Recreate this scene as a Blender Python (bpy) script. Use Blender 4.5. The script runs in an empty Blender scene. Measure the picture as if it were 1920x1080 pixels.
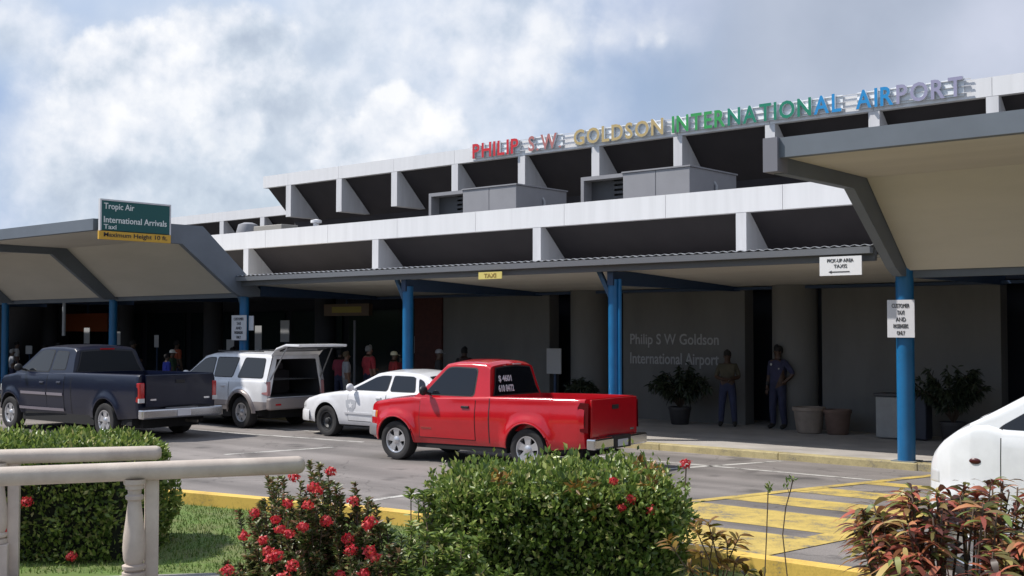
import bpy, bmesh, math, random
import numpy as np
from mathutils import Vector, Matrix, noise as mnoise
R = math.radians
random.seed(7); rng = np.random.default_rng(7)
SC = bpy.context.scene
COL = SC.collection

# ------------------------------------------------------------------ camera
HEAD = 40.675                      # facade runs this far off the image plane
cam_d = bpy.data.cameras.new('camera'); cam = bpy.data.objects.new('camera', cam_d); COL.objects.link(cam)
cam_d.sensor_width = 36; cam_d.lens = 36 * 2200 / 1920; cam_d.clip_end = 3000; cam_d.clip_start = .1
cam.location = (0, 0, 2.3); cam.rotation_euler = (R(90 + 2.03), 0, R(HEAD)); SC.camera = cam
RV = Vector((math.cos(R(HEAD)), math.sin(R(HEAD)), 0)); FV = Vector((-math.sin(R(HEAD)), math.cos(R(HEAD)), 0))
def LD(lat, dep, z=0.0):           # ground coordinates of the near garden: metres right of / ahead of the standpoint
    p = RV * lat + FV * dep; return Vector((p.x, p.y, z))

# ------------------------------------------------------------------ light
SUN = Vector((-.50, -.36, .80)).normalized()
sd = bpy.data.lights.new('sun', 'SUN'); sd.energy = 3.0; sd.angle = R(1.5); sd.color = (1, .95, .88)
so = bpy.data.objects.new('sun', sd); COL.objects.link(so); so.rotation_euler = (-SUN).to_track_quat('-Z', 'Y').to_euler(); so.location = (-30, -20, 60)
SC.view_settings.view_transform = 'Standard'; SC.view_settings.look = 'None'
SC.view_settings.exposure = 0.8; SC.view_settings.gamma = 1.0

def nd(nt, t, **kw):
    n = nt.nodes.new(t)
    for k, v in kw.items():
        if k in n.inputs: n.inputs[k].default_value = v
        else: setattr(n, k, v)
    return n
def ramp(nt, stops, interp='LINEAR'):
    r = nt.nodes.new('ShaderNodeValToRGB'); cr = r.color_ramp; cr.interpolation = interp
    while len(cr.elements) < len(stops): cr.elements.new(.5)
    for e, (p, c) in zip(cr.elements, stops):
        e.position = p; e.color = (c if len(c) == 4 else (*c, 1)) if hasattr(c, '__len__') else (c, c, c, 1)
    return r
def math_n(nt, op, a, b=None, c=None, clamp=False):
    m = nt.nodes.new('ShaderNodeMath'); m.operation = op; m.use_clamp = clamp
    for i, v in enumerate((a, b, c)):
        if v is None: continue
        if isinstance(v, (int, float)): m.inputs[i].default_value = v
        else: nt.links.new(v, m.inputs[i])
    return m.outputs[0]

W = bpy.data.worlds.new('World'); SC.world = W; W.use_nodes = True
def pxdir(x, y):
    p = R(2.03); F = Vector((FV.x * math.cos(p), FV.y * math.cos(p), math.sin(p))); U = RV.cross(F)
    return (F + RV * ((x - 960) / 2200) + U * ((540 - y) / 2200)).normalized()
def build_sky():
    nt = W.node_tree; nt.nodes.clear(); L = nt.links.new
    out = nt.nodes.new('ShaderNodeOutputWorld')
    sky = nt.nodes.new('ShaderNodeTexSky'); sky.sky_type = 'NISHITA'; sky.sun_disc = False
    sky.sun_elevation = math.asin(SUN.z); sky.sun_rotation = math.atan2(SUN.x, SUN.y)
    bg = nd(nt, 'ShaderNodeBackground', Strength=.075); L(sky.outputs[0], bg.inputs[0])
    tc = nt.nodes.new('ShaderNodeTexCoord'); D = tc.outputs['Generated']
    def nz(scale, det, rough=.55, off=0.0, dist=0.0):
        mp = nd(nt, 'ShaderNodeMapping'); mp.inputs['Location'].default_value = (off, off * .7, off * 1.3); L(D, mp.inputs[0])
        n = nd(nt, 'ShaderNodeTexNoise', Scale=scale, Detail=det, Roughness=rough, Distortion=dist); L(mp.outputs[0], n.inputs['Vector']); return n.outputs['Fac']
    def nzv(vec, scale, det, rough=.5, dist=0.0):
        n = nd(nt, 'ShaderNodeTexNoise', Scale=scale, Detail=det, Roughness=rough, Distortion=dist); L(vec, n.inputs['Vector']); return n.outputs['Fac']
    def shifted(vec, off):
        a_ = nd(nt, 'ShaderNodeVectorMath', operation='ADD'); L(vec, a_.inputs[0]); a_.inputs[1].default_value = off; return a_.outputs[0]
    D2 = shifted(D, (3.1, 2.2, 4.0)); Dn = shifted(D2, tuple((-RV * .012 + Vector((0, 0, .020)))))    # towards the light
    puff = nzv(D2, 9, 7, .52); puff2 = nzv(Dn, 9, 7, .52); fine = nzv(D2, 30, 6, .6); finen = nzv(Dn, 30, 6, .6)
    mid = nz(5.5, 5, .5, 1.7); soft = nz(3.2, 4, .5, 5.2)
    relief = math_n(nt, 'ADD', math_n(nt, 'MULTIPLY', math_n(nt, 'SUBTRACT', puff, puff2), 3.0), math_n(nt, 'MULTIPLY', math_n(nt, 'SUBTRACT', fine, finen), .55))
    # thin blue gaps in a pale veil
    veil = ramp(nt, [(.34, .55), (.52, .95), (.62, 1.0)]); L(mid, veil.inputs[0])
    gr = nd(nt, 'ShaderNodeVectorMath', operation='DOT_PRODUCT'); L(D, gr.inputs[0]); gr.inputs[1].default_value = RV
    right = nt.nodes.new('ShaderNodeMapRange'); right.interpolation_type = 'SMOOTHSTEP'
    right.inputs['From Min'].default_value = -.02; right.inputs['From Max'].default_value = .22; L(gr.outputs['Value'], right.inputs['Value'])
    fac = math_n(nt, 'MAXIMUM', veil.outputs[0], right.outputs[0])
    vc = ramp(nt, [(.38, (.22, .31, .50)), (.48, (.33, .41, .55)), (.6, (.45, .51, .61))]); L(soft, vc.inputs[0])
    gc = ramp(nt, [(.3, (.27, .31, .39)), (.5, (.33, .37, .455)), (.7, (.42, .45, .54))]); L(mid, gc.inputs[0])
    mx = nt.nodes.new('ShaderNodeMix'); mx.data_type = 'RGBA'; L(right.outputs[0], mx.inputs[0]); L(vc.outputs[0], mx.inputs[6]); L(gc.outputs[0], mx.inputs[7])
    col = mx.outputs[2]
    def blob(x, y, r, hard, amp, base, gain, strength=1.0):
        nonlocal col, fac
        d = nd(nt, 'ShaderNodeVectorMath', operation='DISTANCE'); L(D, d.inputs[0]); d.inputs[1].default_value = pxdir(x, y)
        v = math_n(nt, 'SUBTRACT', r / 2200, d.outputs['Value'])
        v = math_n(nt, 'ADD', v, math_n(nt, 'MULTIPLY', math_n(nt, 'SUBTRACT', puff, .5), amp)); v = math_n(nt, 'ADD', v, math_n(nt, 'MULTIPLY', math_n(nt, 'SUBTRACT', fine, .5), amp * .35))
        m = math_n(nt, 'MULTIPLY', math_n(nt, 'DIVIDE', v, hard, clamp=True), strength, clamp=True)
        lt = math_n(nt, 'ADD', math_n(nt, 'MULTIPLY', relief, gain), base)      # lit tops, grey undersides
        cr = ramp(nt, [(0, (.33, .38, .46)), (.35, (.43, .48, .55)), (.62, (.545, .575, .63)), (1, (.68, .685, .70))]); L(lt, cr.inputs[0])
        x2 = nt.nodes.new('ShaderNodeMix'); x2.data_type = 'RGBA'; L(m, x2.inputs[0]); L(col, x2.inputs[6]); L(cr.outputs[0], x2.inputs[7]); col = x2.outputs[2]; fac = math_n(nt, 'MAXIMUM', fac, m)
    # soft grey bodies first, bright heads after
    for a_ in [(300, 320, 330, .07, .09, .42, 1, .9), (80, 330, 170, .08, .08, .5, 1, .75), (560, 260, 240, .07, .09, .42, 1, .85), (920, 40, 340, .12, .12, .55, 1, .85), (680, 60, 160, .07, .10, .55, 1, .7), (640, 330, 140, .06, .08, .5, 1, .7),
               (30, 60, 125, .04, .09, .58, 1, .8), (245, 165, 135, .012, .085, .66, 1.3, .95), (345, 110, 88, .012, .08, .64, 1.3, .9), (475, 115, 92, .012, .08, .68, 1.3, .9), (560, 190, 90, .04, .08, .5, 1.1, .7), (190, 250, 130, .03, .09, .58, 1.2, .7),
               (330, 220, 110, .04, .08, .55, 1.2, .6), (425, 225, 85, .016, .08, .82, 1.2, .85), (330, 340, 110, .05, .08, .42, 1, .7),
               (740, 238, 84, .008, .06, .80, 1.2, .95), (805, 290, 88, .010, .06, .74, 1.2, .9), (650, 295, 76, .012, .06, .72, 1.2, .85), (720, 310, 95, .03, .07, .62, 1.2, .8),
               (1030, 60, 100, .04, .10, .72, 1.1, .7), (1203, 84, 13, .012, .035, .9, .8, .7), (1242, 78, 11, .010, .035, .9, .8, .7), (1180, 60, 60, .05, .08, .6, 1, .4), (1270, 60, 70, .04, .08, .6, 1, .4)]:
        blob(*a_)
    b2 = nd(nt, 'ShaderNodeBackground', Strength=.85); L(col, b2.inputs[0])
    ms = nt.nodes.new('ShaderNodeMixShader'); L(fac, ms.inputs[0]); L(bg.outputs[0], ms.inputs[1]); L(b2.outputs[0], ms.inputs[2]); L(ms.outputs[0], out.inputs[0])
build_sky()

# ------------------------------------------------------------------ materials
MATS = {}
def mat(name, col, rough=.6, metal=0, var=.0, vscale=4, bump=0, bscale=60, coat=0, spec=.5, col2=None, detail=6, trans=0, stretch=None):
    if name in MATS: return MATS[name]
    m = bpy.data.materials.new(name); m.use_nodes = True; nt = m.node_tree; b = nt.nodes['Principled BSDF']
    b.inputs['Roughness'].default_value = rough; b.inputs['Metallic'].default_value = metal
    b.inputs['Specular IOR Level'].default_value = spec
    if coat: b.inputs['Coat Weight'].default_value = coat; b.inputs['Coat Roughness'].default_value = .06
    b.inputs['Base Color'].default_value = (*col, 1)
    if trans: b.inputs['Transmission Weight'].default_value = trans
    if var or col2 or bump:
        tc = nt.nodes.new('ShaderNodeTexCoord'); src = tc.outputs['Object']
        if stretch:
            mp = nt.nodes.new('ShaderNodeMapping'); mp.inputs['Scale'].default_value = stretch; nt.links.new(src, mp.inputs[0]); src = mp.outputs[0]
        if var or col2:
            n = nd(nt, 'ShaderNodeTexNoise', Scale=vscale, Detail=detail, Roughness=.62); nt.links.new(src, n.inputs['Vector'])
            c2 = col2 or tuple(c * (1 - var) for c in col); c1 = col if col2 else tuple(min(1, c * (1 + var)) for c in col)
            r = ramp(nt, [(.33, c2), (.66, c1)]); nt.links.new(n.outputs['Fac'], r.inputs[0]); nt.links.new(r.outputs[0], b.inputs['Base Color'])
        if bump:
            n2 = nd(nt, 'ShaderNodeTexNoise', Scale=bscale, Detail=5); nt.links.new(src, n2.inputs['Vector'])
            bp = nd(nt, 'ShaderNodeBump', Strength=bump, Distance=.02); nt.links.new(n2.outputs['Fac'], bp.inputs['Height']); nt.links.new(bp.outputs[0], b.inputs['Normal'])
    MATS[name] = m; return m

def asphalt_mat():
    m = bpy.data.materials.new('asphalt'); m.use_nodes = True; nt = m.node_tree; L = nt.links.new; b = nt.nodes['Principled BSDF']
    tc = nt.nodes.new('ShaderNodeTexCoord'); s = tc.outputs['Object']
    big = nd(nt, 'ShaderNodeTexNoise', Scale=.35, Detail=6, Roughness=.6); L(s, big.inputs['Vector'])
    mp = nt.nodes.new('ShaderNodeMapping'); mp.inputs['Scale'].default_value = (.12, 1.4, 1); L(s, mp.inputs[0])
    trk = nd(nt, 'ShaderNodeTexNoise', Scale=1.0, Detail=4); L(mp.outputs[0], trk.inputs['Vector'])
    fine = nd(nt, 'ShaderNodeTexNoise', Scale=55, Detail=3, Roughness=.7); L(s, fine.inputs['Vector'])
    r1 = ramp(nt, [(.3, (.142, .129, .122)), (.5, (.205, .185, .175)), (.7, (.25, .226, .213))]); L(big.outputs[0], r1.inputs[0])
    r2 = ramp(nt, [(.33, .70), (.6, 1.1)]); L(trk.outputs[0], r2.inputs[0])
    r3 = ramp(nt, [(.3, .72), (.7, 1.2)]); L(fine.outputs[0], r3.inputs[0])
    v = nt.nodes.new('ShaderNodeTexVoronoi'); v.feature = 'DISTANCE_TO_EDGE'; v.inputs['Scale'].default_value = .33
    nzd = nd(nt, 'ShaderNodeTexNoise', Scale=1.6, Detail=5); L(s, nzd.inputs['Vector'])
    av = nd(nt, 'ShaderNodeVectorMath', operation='ADD'); L(s, av.inputs[0]); L(nzd.outputs['Color'], av.inputs[1]); L(av.outputs[0], v.inputs['Vector'])
    r4 = ramp(nt, [(.0, .6), (.008, 1.0)]); L(v.outputs['Distance'], r4.inputs[0])
    st = nd(nt, 'ShaderNodeTexNoise', Scale=1.1, Detail=3, Roughness=.4); L(s, st.inputs['Vector']); r5 = ramp(nt, [(.30, .55), (.38, 1.0)]); L(st.outputs[0], r5.inputs[0])
    cur = r1.outputs[0]
    for r in (r2, r3, r4, r5):
        mx = nt.nodes.new('ShaderNodeMix'); mx.data_type = 'RGBA'; mx.blend_type = 'MULTIPLY'; mx.inputs[0].default_value = 1; L(cur, mx.inputs[6]); L(r.outputs[0], mx.inputs[7]); cur = mx.outputs[2]
    L(cur, b.inputs['Base Color']); b.inputs['Roughness'].default_value = .85
    bp = nd(nt, 'ShaderNodeBump', Strength=.4, Distance=.01); L(fine.outputs[0], bp.inputs['Height']); L(bp.outputs[0], b.inputs['Normal'])
    return m
def worn_paint(name, col, wear=.42):
    m = bpy.data.materials.new(name); m.use_nodes = True; nt = m.node_tree; L = nt.links.new; b = nt.nodes['Principled BSDF']
    tc = nt.nodes.new('ShaderNodeTexCoord'); s = tc.outputs['Object']
    a = nd(nt, 'ShaderNodeTexNoise', Scale=2.2, Detail=9, Roughness=.72); L(s, a.inputs['Vector'])
    f = nd(nt, 'ShaderNodeTexNoise', Scale=40, Detail=4, Roughness=.7); L(s, f.inputs['Vector'])
    ad = math_n(nt, 'ADD', math_n(nt, 'MULTIPLY', a.outputs[0], .7), math_n(nt, 'MULTIPLY', f.outputs[0], .3))
    r = ramp(nt, [(wear - .05, (.15, .14, .13)), (wear + .03, tuple(c * .72 for c in col)), (wear + .16, col)]); L(ad, r.inputs[0]); L(r.outputs[0], b.inputs['Base Color'])
    b.inputs['Roughness'].default_value = .75; MATS[name] = m; return m
def leaf_mat(name, stops, rough=.42, transl=.25):
    m = bpy.data.materials.new(name); m.use_nodes = True; nt = m.node_tree; L = nt.links.new; b = nt.nodes['Principled BSDF']
    g = nt.nodes.new('ShaderNodeNewGeometry'); r = ramp(nt, stops); L(g.outputs['Random Per Island'], r.inputs[0]); L(r.outputs[0], b.inputs['Base Color'])
    b.inputs['Roughness'].default_value = rough; b.inputs['Specular IOR Level'].default_value = .5
    t = nt.nodes.new('ShaderNodeBsdfTranslucent'); L(r.outputs[0], t.inputs[0]); ms = nd(nt, 'ShaderNodeMixShader'); ms.inputs[0].default_value = transl
    L(b.outputs[0], ms.inputs[1]); L(t.outputs[0], ms.inputs[2]); L(ms.outputs[0], nt.nodes['Material Output'].inputs[0]); MATS[name] = m; return m

white = mat('white_render', (.70, .70, .715), .7, var=.045, vscale=2.2, stretch=(2.0, 1, .12), detail=9)
finm = mat('fin_render', (.60, .60, .62), .75, var=.09, vscale=2.0, stretch=(2, 2, .2), detail=8)
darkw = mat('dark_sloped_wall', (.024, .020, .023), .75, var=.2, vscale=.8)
greyb = mat('blue_grey_metal', (.13, .15, .18), .5, var=.1, vscale=.9)
soffit = mat('cream_soffit', (.52, .49, .43), .85, var=.08, vscale=.6, stretch=(.4, 1.6, 1))
bluep = mat('blue_column_paint', (.006, .12, .29), .4, var=.1, vscale=3, coat=.2)
navyp = mat('navy_beam_paint', (.02, .045, .10), .5)
wallg = mat('grey_wall', (.155, .152, .143), .85, var=.12, vscale=1.1, stretch=(1, 1, .35), detail=8)
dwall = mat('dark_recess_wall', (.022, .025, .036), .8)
concr = mat('sidewalk_concrete', (.44, .41, .38), .85, col2=(.30, .28, .26), vscale=1.1, bump=.15)
acgrey = mat('ac_housing', (.26, .26, .28), .6, var=.06, vscale=1.4)
rail_m = mat('cream_painted_concrete', (.60, .52, .45), .65, col2=(.44, .37, .32), vscale=3, bump=.1, bscale=90)
rubber = mat('tyre_rubber', (.022, .021, .022), .8, var=.2, vscale=9)
rglass = mat('shaded_rear_glass', (.006, .008, .011), .12, spec=.18)  # same glass, darkened and dulled for the shaded, less reflecting rear side
blackp = mat('black_plastic', (.015, .015, .017), .5)
dglass = mat('tinted_glass', (.010, .012, .016), .03, spec=.55)
chrome = mat('chrome', (.62, .62, .64), .18, metal=1)
alum = mat('wheel_alloy', (.62, .62, .64), .32, metal=.75)
whitep = mat('sign_white', (.62, .62, .65), .5, var=.05)
inkm = mat('sign_ink', (.03, .03, .035), .6)
redl = mat('red_lens', (.42, .008, .012), .15, coat=.5)
clearl = mat('clear_lens', (.55, .55, .55), .12, coat=.6)
amber = mat('amber_lens', (.6, .18, .02), .15, coat=.5)
under = mat('underbody', (.012, .012, .013), .9)
yellowk = worn_paint('yellow_kerb_paint', (.70, .46, .10), .36)
yellowfar = worn_paint('faded_far_kerb_paint', (.50, .42, .22), .44)
yellowr = worn_paint('yellow_road_paint', (.60, .44, .12), .45)
whiter = worn_paint('white_road_paint', (.62, .60, .56), .46)
asph = asphalt_mat()

# ------------------------------------------------------------------ object helpers
def tag(o, label=None, cat=None, group=None, kind=None):
    if label: o['label'] = label
    if cat: o['category'] = cat
    if group: o['group'] = group
    if kind: o['kind'] = kind
    return o
def thing(name, label, cat, loc=(0, 0, 0), rz=0, group=None):
    o = bpy.data.objects.new(name, None); COL.objects.link(o); o.location = loc; o.rotation_euler = (0, 0, rz); o.empty_display_size = .2
    return tag(o, label, cat, group)
class MB:
    def __init__(s): s.v = []; s.f = []; s.mi = []
    def add(s, vs, fs, mi=0):
        n = len(s.v); s.v += [tuple(v) for v in vs]; s.f += [tuple(i + n for i in f) for f in fs]; s.mi += [mi] * len(fs); return s
    def box(s, x0, x1, y0, y1, z0, z1, mi=0):
        return s.add([(x, y, z) for z in (z0, z1) for y in (y0, y1) for x in (x0, x1)],
                     [(0, 2, 3, 1), (4, 5, 7, 6), (0, 1, 5, 4), (2, 6, 7, 3), (0, 4, 6, 2), (1, 3, 7, 5)], mi)
    def prism(s, poly, a, b, axis='x', mi=0):      # poly in the other two axes
        n = len(poly)
        def P(t, p):
            return (t, p[0], p[1]) if axis == 'x' else (p[0], t, p[1]) if axis == 'y' else (p[0], p[1], t)
        vs = [P(a, p) for p in poly] + [P(b, p) for p in poly]
        return s.add(vs, [tuple(range(n))[::-1], tuple(range(n, 2 * n))] + [(i, (i + 1) % n, n + (i + 1) % n, n + i) for i in range(n)], mi)
    def tube(s, pts, r, n=10, cap=True, mi=0):
        pts = [Vector(p) for p in pts]; rs = r if hasattr(r, '__len__') else [r] * len(pts); rings = []
        for i, p in enumerate(pts):
            t = (pts[min(i + 1, len(pts) - 1)] - pts[max(i - 1, 0)]).normalized()
            a = t.cross(Vector((0, 0, 1)) if abs(t.z) < .9 else Vector((1, 0, 0))).normalized(); b = t.cross(a)
            rings.append([p + (a * math.cos(2 * math.pi * k / n) + b * math.sin(2 * math.pi * k / n)) * rs[i] for k in range(n)])
        vs = [v for rg in rings for v in rg]; fs = []
        for i in range(len(pts) - 1):
            for k in range(n): fs.append((i * n + k, i * n + (k + 1) % n, (i + 1) * n + (k + 1) % n, (i + 1) * n + k))
        if cap: fs += [tuple(range(n))[::-1], tuple((len(pts) - 1) * n + k for k in range(n))]
        return s.add(vs, fs, mi)
    def lathe(s, prof, c=(0, 0, 0), axis='z', n=32, mi=0, cap=False):   # prof: (radius, height)
        vs = []; 
        for (r, h) in prof:
            for k in range(n):
                a = 2 * math.pi * k / n; u, w = r * math.cos(a), r * math.sin(a)
                p = (u, w, h) if axis == 'z' else (u, h, w)
                vs.append((p[0] + c[0], p[1] + c[1], p[2] + c[2]))
        fs = [(i * n + k, i * n + (k + 1) % n, (i + 1) * n + (k + 1) % n, (i + 1) * n + k) for i in range(len(prof) - 1) for k in range(n)]
        if cap: fs += [tuple(range(n)), tuple((len(prof) - 1) * n + k for k in range(n))]
        return s.add(vs, fs, mi)
    def ball(s, c, r, n=8, mi=0):
        r = r if hasattr(r, '__len__') else (r, r, r); vs = []; fs = []
        for i in range(n + 1):
            t = math.pi * i / n
            for k in range(n): a = 2 * math.pi * k / n; vs.append((c[0] + r[0] * math.sin(t) * math.cos(a), c[1] + r[1] * math.sin(t) * math.sin(a), c[2] + r[2] * math.cos(t)))
        for i in range(n):
            for k in range(n): fs.append((i * n + k, (i + 1) * n + k, (i + 1) * n + (k + 1) % n, i * n + (k + 1) % n))
        return s.add(vs, fs, mi)
    def build(s, name, mats, parent=None, smooth=0, bevel=0, world=True, fixn=True):
        me = bpy.data.meshes.new(name)
        off = Vector(parent.location) if (parent is not None and world) else Vector((0, 0, 0))
        p = parent.parent if parent is not None and world else None
        while p is not None: off = off + Vector(p.location); p = p.parent
        me.from_pydata([(v[0] - off.x, v[1] - off.y, v[2] - off.z) for v in s.v], [], s.f)
        mats = mats if isinstance(mats, (list, tuple)) else [mats]
        for m in mats: me.materials.append(m)
        me.polygons.foreach_set('material_index', s.mi)
        if fixn:
            bm = bmesh.new(); bm.from_mesh(me); bmesh.ops.remove_doubles(bm, verts=bm.verts, dist=1e-5)
            bmesh.ops.recalc_face_normals(bm, faces=bm.faces)
            if bevel:
                es = [e for e in bm.edges if len(e.link_faces) == 2 and e.calc_face_angle(0) > .6]
                bmesh.ops.bevel(bm, geom=es, offset=bevel, segments=2, profile=.5, affect='EDGES', clamp_overlap=True)
            bm.to_mesh(me); bm.free()
        if smooth:
            me.polygons.foreach_set('use_smooth', [True] * len(me.polygons))
            if smooth is not True and smooth > 1: me.set_sharp_from_angle(angle=R(smooth))
        me.update()
        o = bpy.data.objects.new(name, me); COL.objects.link(o)
        if parent is not None: o.parent = parent
        return o
def boxo(name, m, parent, *a, bevel=0): return MB().box(*a).build(name, m, parent, bevel=bevel)
def text_data(s, size=1.0, extrude=0.0, bold=0.0):
    cu = bpy.data.curves.new('t', 'FONT'); cu.body = s; cu.size = size; cu.extrude = extrude; cu.offset = bold; cu.resolution_u = 3; cu.align_x = 'LEFT'
    o = bpy.data.objects.new('t', cu); COL.objects.link(o); dg = bpy.context.evaluated_depsgraph_get(); dg.update()
    me = bpy.data.meshes.new_from_object(o.evaluated_get(dg)); bpy.data.objects.remove(o); bpy.data.curves.remove(cu); return me
def text(s, x0, x1, y, z0, z1, m, parent, name='lettering', ext=.004, bold=0.01, M=None, world=True, sidemat=None):
    """text filling x0..x1, z0..z1 on a plane facing -Y at y; M places it otherwise"""
    me = text_data(s, 1, ext, bold); vs = [v.co.copy() for v in me.vertices]
    if not vs: return None
    ax, bx = min(v.x for v in vs), max(v.x for v in vs); ay, by = min(v.y for v in vs), max(v.y for v in vs)
    off = Vector(parent.location) if world else Vector()
    for v in me.vertices:
        p = Vector((x0 + (v.co.x - ax) / (bx - ax) * (x1 - x0), y - v.co.z, z0 + (v.co.y - ay) / (by - ay) * (z1 - z0)))
        if M is not None: p = M @ p
        v.co = p - off
    me.materials.clear(); me.materials.append(m)
    if sidemat:
        me.materials.append(sidemat)
        for p in me.polygons: p.material_index = 0 if abs(p.normal.y) > .7 else 1
    me.name = name; o = bpy.data.objects.new(name, me); COL.objects.link(o); o.parent = parent; return o
def lines(rows, x0, x1, y, z0, z1, m, parent, M=None, world=True, name='lettering', fill=.6, gap=.45):
    """rows: (text, rel width) stacked between z1 and z0 as one lettering mesh"""
    n = len(rows); rh = (z1 - z0) / n; meshes = []; cx = (x0 + x1) / 2
    objs = []
    for i, (s, w) in enumerate(rows):
        hw = (x1 - x0) * w / 2; zt = z1 - i * rh - rh * (1 - fill) / 2
        objs.append(text(s, cx - hw, cx + hw, y, zt - rh * fill, zt, m, parent, name, M=M, world=world, bold=0.0))
    return objs
def struct(o): o['kind'] = 'structure'; return o

# ------------------------------------------------------------------ ground
def ground():
    struct(MB().add([(-600, -300, 0), (600, -300, 0), (600, 600, 0), (-600, 600, 0)], [(0, 1, 2, 3)]).build('road', asph))
    # raised pavement in front of the terminal, joint lines as real gaps
    mb = MB()
    x = -70
    while x < 30:
        for y0, y1 in ((19.09, 20.9), (20.907, 22.7), (22.707, 60)):
            mb.box(x, x + 2.993, y0, y1, -.02, .12)
        x += 3
    struct(mb.build('pavement', concr))
    mb = MB(); x = -70
    while x < 30: mb.box(x, x + 2.495, 18.85, 19.085, -.02, .124); x += 2.5
    struct(mb.build('pavement_kerb', yellowfar, bevel=.015))
    # near garden, grass bed behind the kerb
    kp = [(-30, 3.5), (-24, 5.8), (-18, 7.6), (-13.27, 8.76), (-11.76, 9.08), (-10.2, 9.4), (-8.2, 9.6), (-6, 9.7), (-2, 9.72), (8, 9.72)]
    mb = MB(); w = .2
    for (a, b) in zip(kp, kp[1:]):
        d = Vector((b[0] - a[0], b[1] - a[1], 0)); nn = Vector((-d.y, d.x, 0)).normalized() * w
        A, B = Vector((*a, 0)), Vector((*b, 0))
        vs = [A, B, B + nn, A + nn]; mb.add([(*v.xy, z) for z in (-.02, .2) for v in vs], [(0, 3, 2, 1), (4, 5, 6, 7), (0, 1, 5, 4), (1, 2, 6, 5), (2, 3, 7, 6), (3, 0, 4, 7)])
    struct(mb.build('garden_kerb', yellowk, bevel=.02))
    soil = mat('garden_soil_grass', (.10, .17, .03), .95, col2=(.13, .14, .05), vscale=2.5, bump=.3, bscale=20)
    vs = [(p[0], p[1], .05) for p in kp] + [(8, -20, .05), (-30, -20, .05)]
    struct(MB().add(vs, [tuple(range(len(vs)))]).build('lawn_ground', soil))
    a = [LD(-7, 10.3), LD(-1.2, 11.15), LD(-1.2, 3), LD(-7, 3)]
    struct(MB().add([(p.x, p.y, .056) for p in a], [(0, 1, 2, 3)]).build('garden_path', mat('path_concrete', (.30, .28, .27), .85, col2=(.2, .19, .18), vscale=3)))
    # grass blades
    N = 30000
    la = rng.uniform(-5.5, 3, N); de = rng.uniform(10.9, 16, N); P = np.outer(la, RV) + np.outer(de, FV)
    ky = np.interp(P[:, 0], [k[0] for k in kp], [k[1] for k in kp]); P = P[(P[:, 1] < ky - .02)]
    h = rng.uniform(.02, .055, len(P)); a = rng.uniform(0, 6.28, len(P)); wv = .006
    base = P.copy(); base[:, 2] = .05
    dx = np.stack([np.cos(a) * wv, np.sin(a) * wv, 0 * a], 1); lean = np.stack([rng.normal(0, .018, len(P)), rng.normal(0, .018, len(P)), h], 1)
    V = np.stack([base - dx, base + dx, base + lean], 1).reshape(-1, 3)
    me = bpy.data.meshes.new('grass'); F = np.arange(len(V)).reshape(-1, 3); me.from_pydata(V.tolist(), [], F.tolist())
    me.materials.append(leaf_mat('grass_blade', [(0, (.06, .12, .02)), (.5, (.12, .20, .035)), (.85, (.19, .26, .06)), (1, (.26, .24, .1))], .6, .2))
    o = bpy.data.objects.new('grass', me); COL.objects.link(o); tag(o, 'short mown grass between the yellow kerb and the garden shrubs', 'grass', kind='stuff')
    # markings
    def mark(polys, m, name):
        mb = MB()
        for p in polys: mb.add([(x, y, .004) for x, y in p], [tuple(range(len(p)))])
        struct(mb.build(name, m))
    mark([[(-45, 17.2), (-7.3, 17.2), (-7.3, 17.3), (-45, 17.3)],
          [(-11.85, 9.9), (-11.73, 9.9), (-11.73, 12.4), (-11.85, 12.4)],
          [(-18.2, 13.0), (-18.08, 13.0), (-17.6, 15.2), (-17.72, 15.2)],
          [(-11.1, 15.6), (-10.98, 15.6), (-9.8, 18.7), (-9.92, 18.7)],
          [(-45, 14.2), (-22, 15.75), (-18, 16.22), (-18, 16.33), (-22, 15.86), (-45, 14.31)]], whiter, 'white_road_markings')
    xl = lambda y: -8.44 + (y - 13.41) * .283; xr = lambda y: -5.96 + (y - 10.7) * .1525
    ps = []
    for y0, y1 in ((10.9, 12.0), (12.4, 13.55), (14.05, 14.75), (15.3, 15.95), (16.75, 17.1)):
        ps.append([(xl(y0) + .02, y0), (xr(y0) - .02, y0), (xr(y1) - .02, y1), (xl(y1) + .02, y1)])
    mark(ps, yellowr, 'yellow_crossing_bars')
    mb = MB()
    for xf, w, y0, y1 in ((xl, .14, 9.95, 18.6), (xr, .3, 9.95, 18.6)):
        mb.add([(xf(y0) - w, y0, .008), (xf(y0) + w * .3, y0, .008), (xf(y1) + w * .3, y1, .008), (xf(y1) - w, y1, .008)], [(0, 1, 2, 3)])
    struct(mb.build('yellow_crossing_edges', yellowr))
ground()
def unseen_tree_screen():  # unseen ridge added behind the camera to darken reflections and ambient light
    mb = MB(); vs = []; n = 160
    for i in range(n + 1):
        a = R(-205 + 230 * i / n); 
        for k, (rad, hf) in enumerate(((52, 0), (51, .55), (54, .9), (60, 1.0), (66, 0))):
            p = Vector((math.cos(a), math.sin(a), 0)) * rad; h = 7 + 4.5 * mnoise.noise(p * .09) + 1.6 * mnoise.noise(p * .45) + .7 * mnoise.noise(p * 1.3)
            rr = 1 + .02 * mnoise.noise(p * .3 + Vector((k, 0, 0))); vs.append((p.x * rr, p.y * rr, h * hf))
    mb.add(vs, [(i * 5 + k, i * 5 + k + 1, (i + 1) * 5 + k + 1, (i + 1) * 5 + k) for i in range(n) for k in range(4)])
    tag(mb.build('unseen_tree_screen', mat('tree_screen_green', (.05, .08, .025), .9, col2=(.015, .03, .01), vscale=.8)), 'unseen dark green tree ridge added behind the viewpoint to darken reflections', 'trees', kind='stuff')
unseen_tree_screen()

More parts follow.
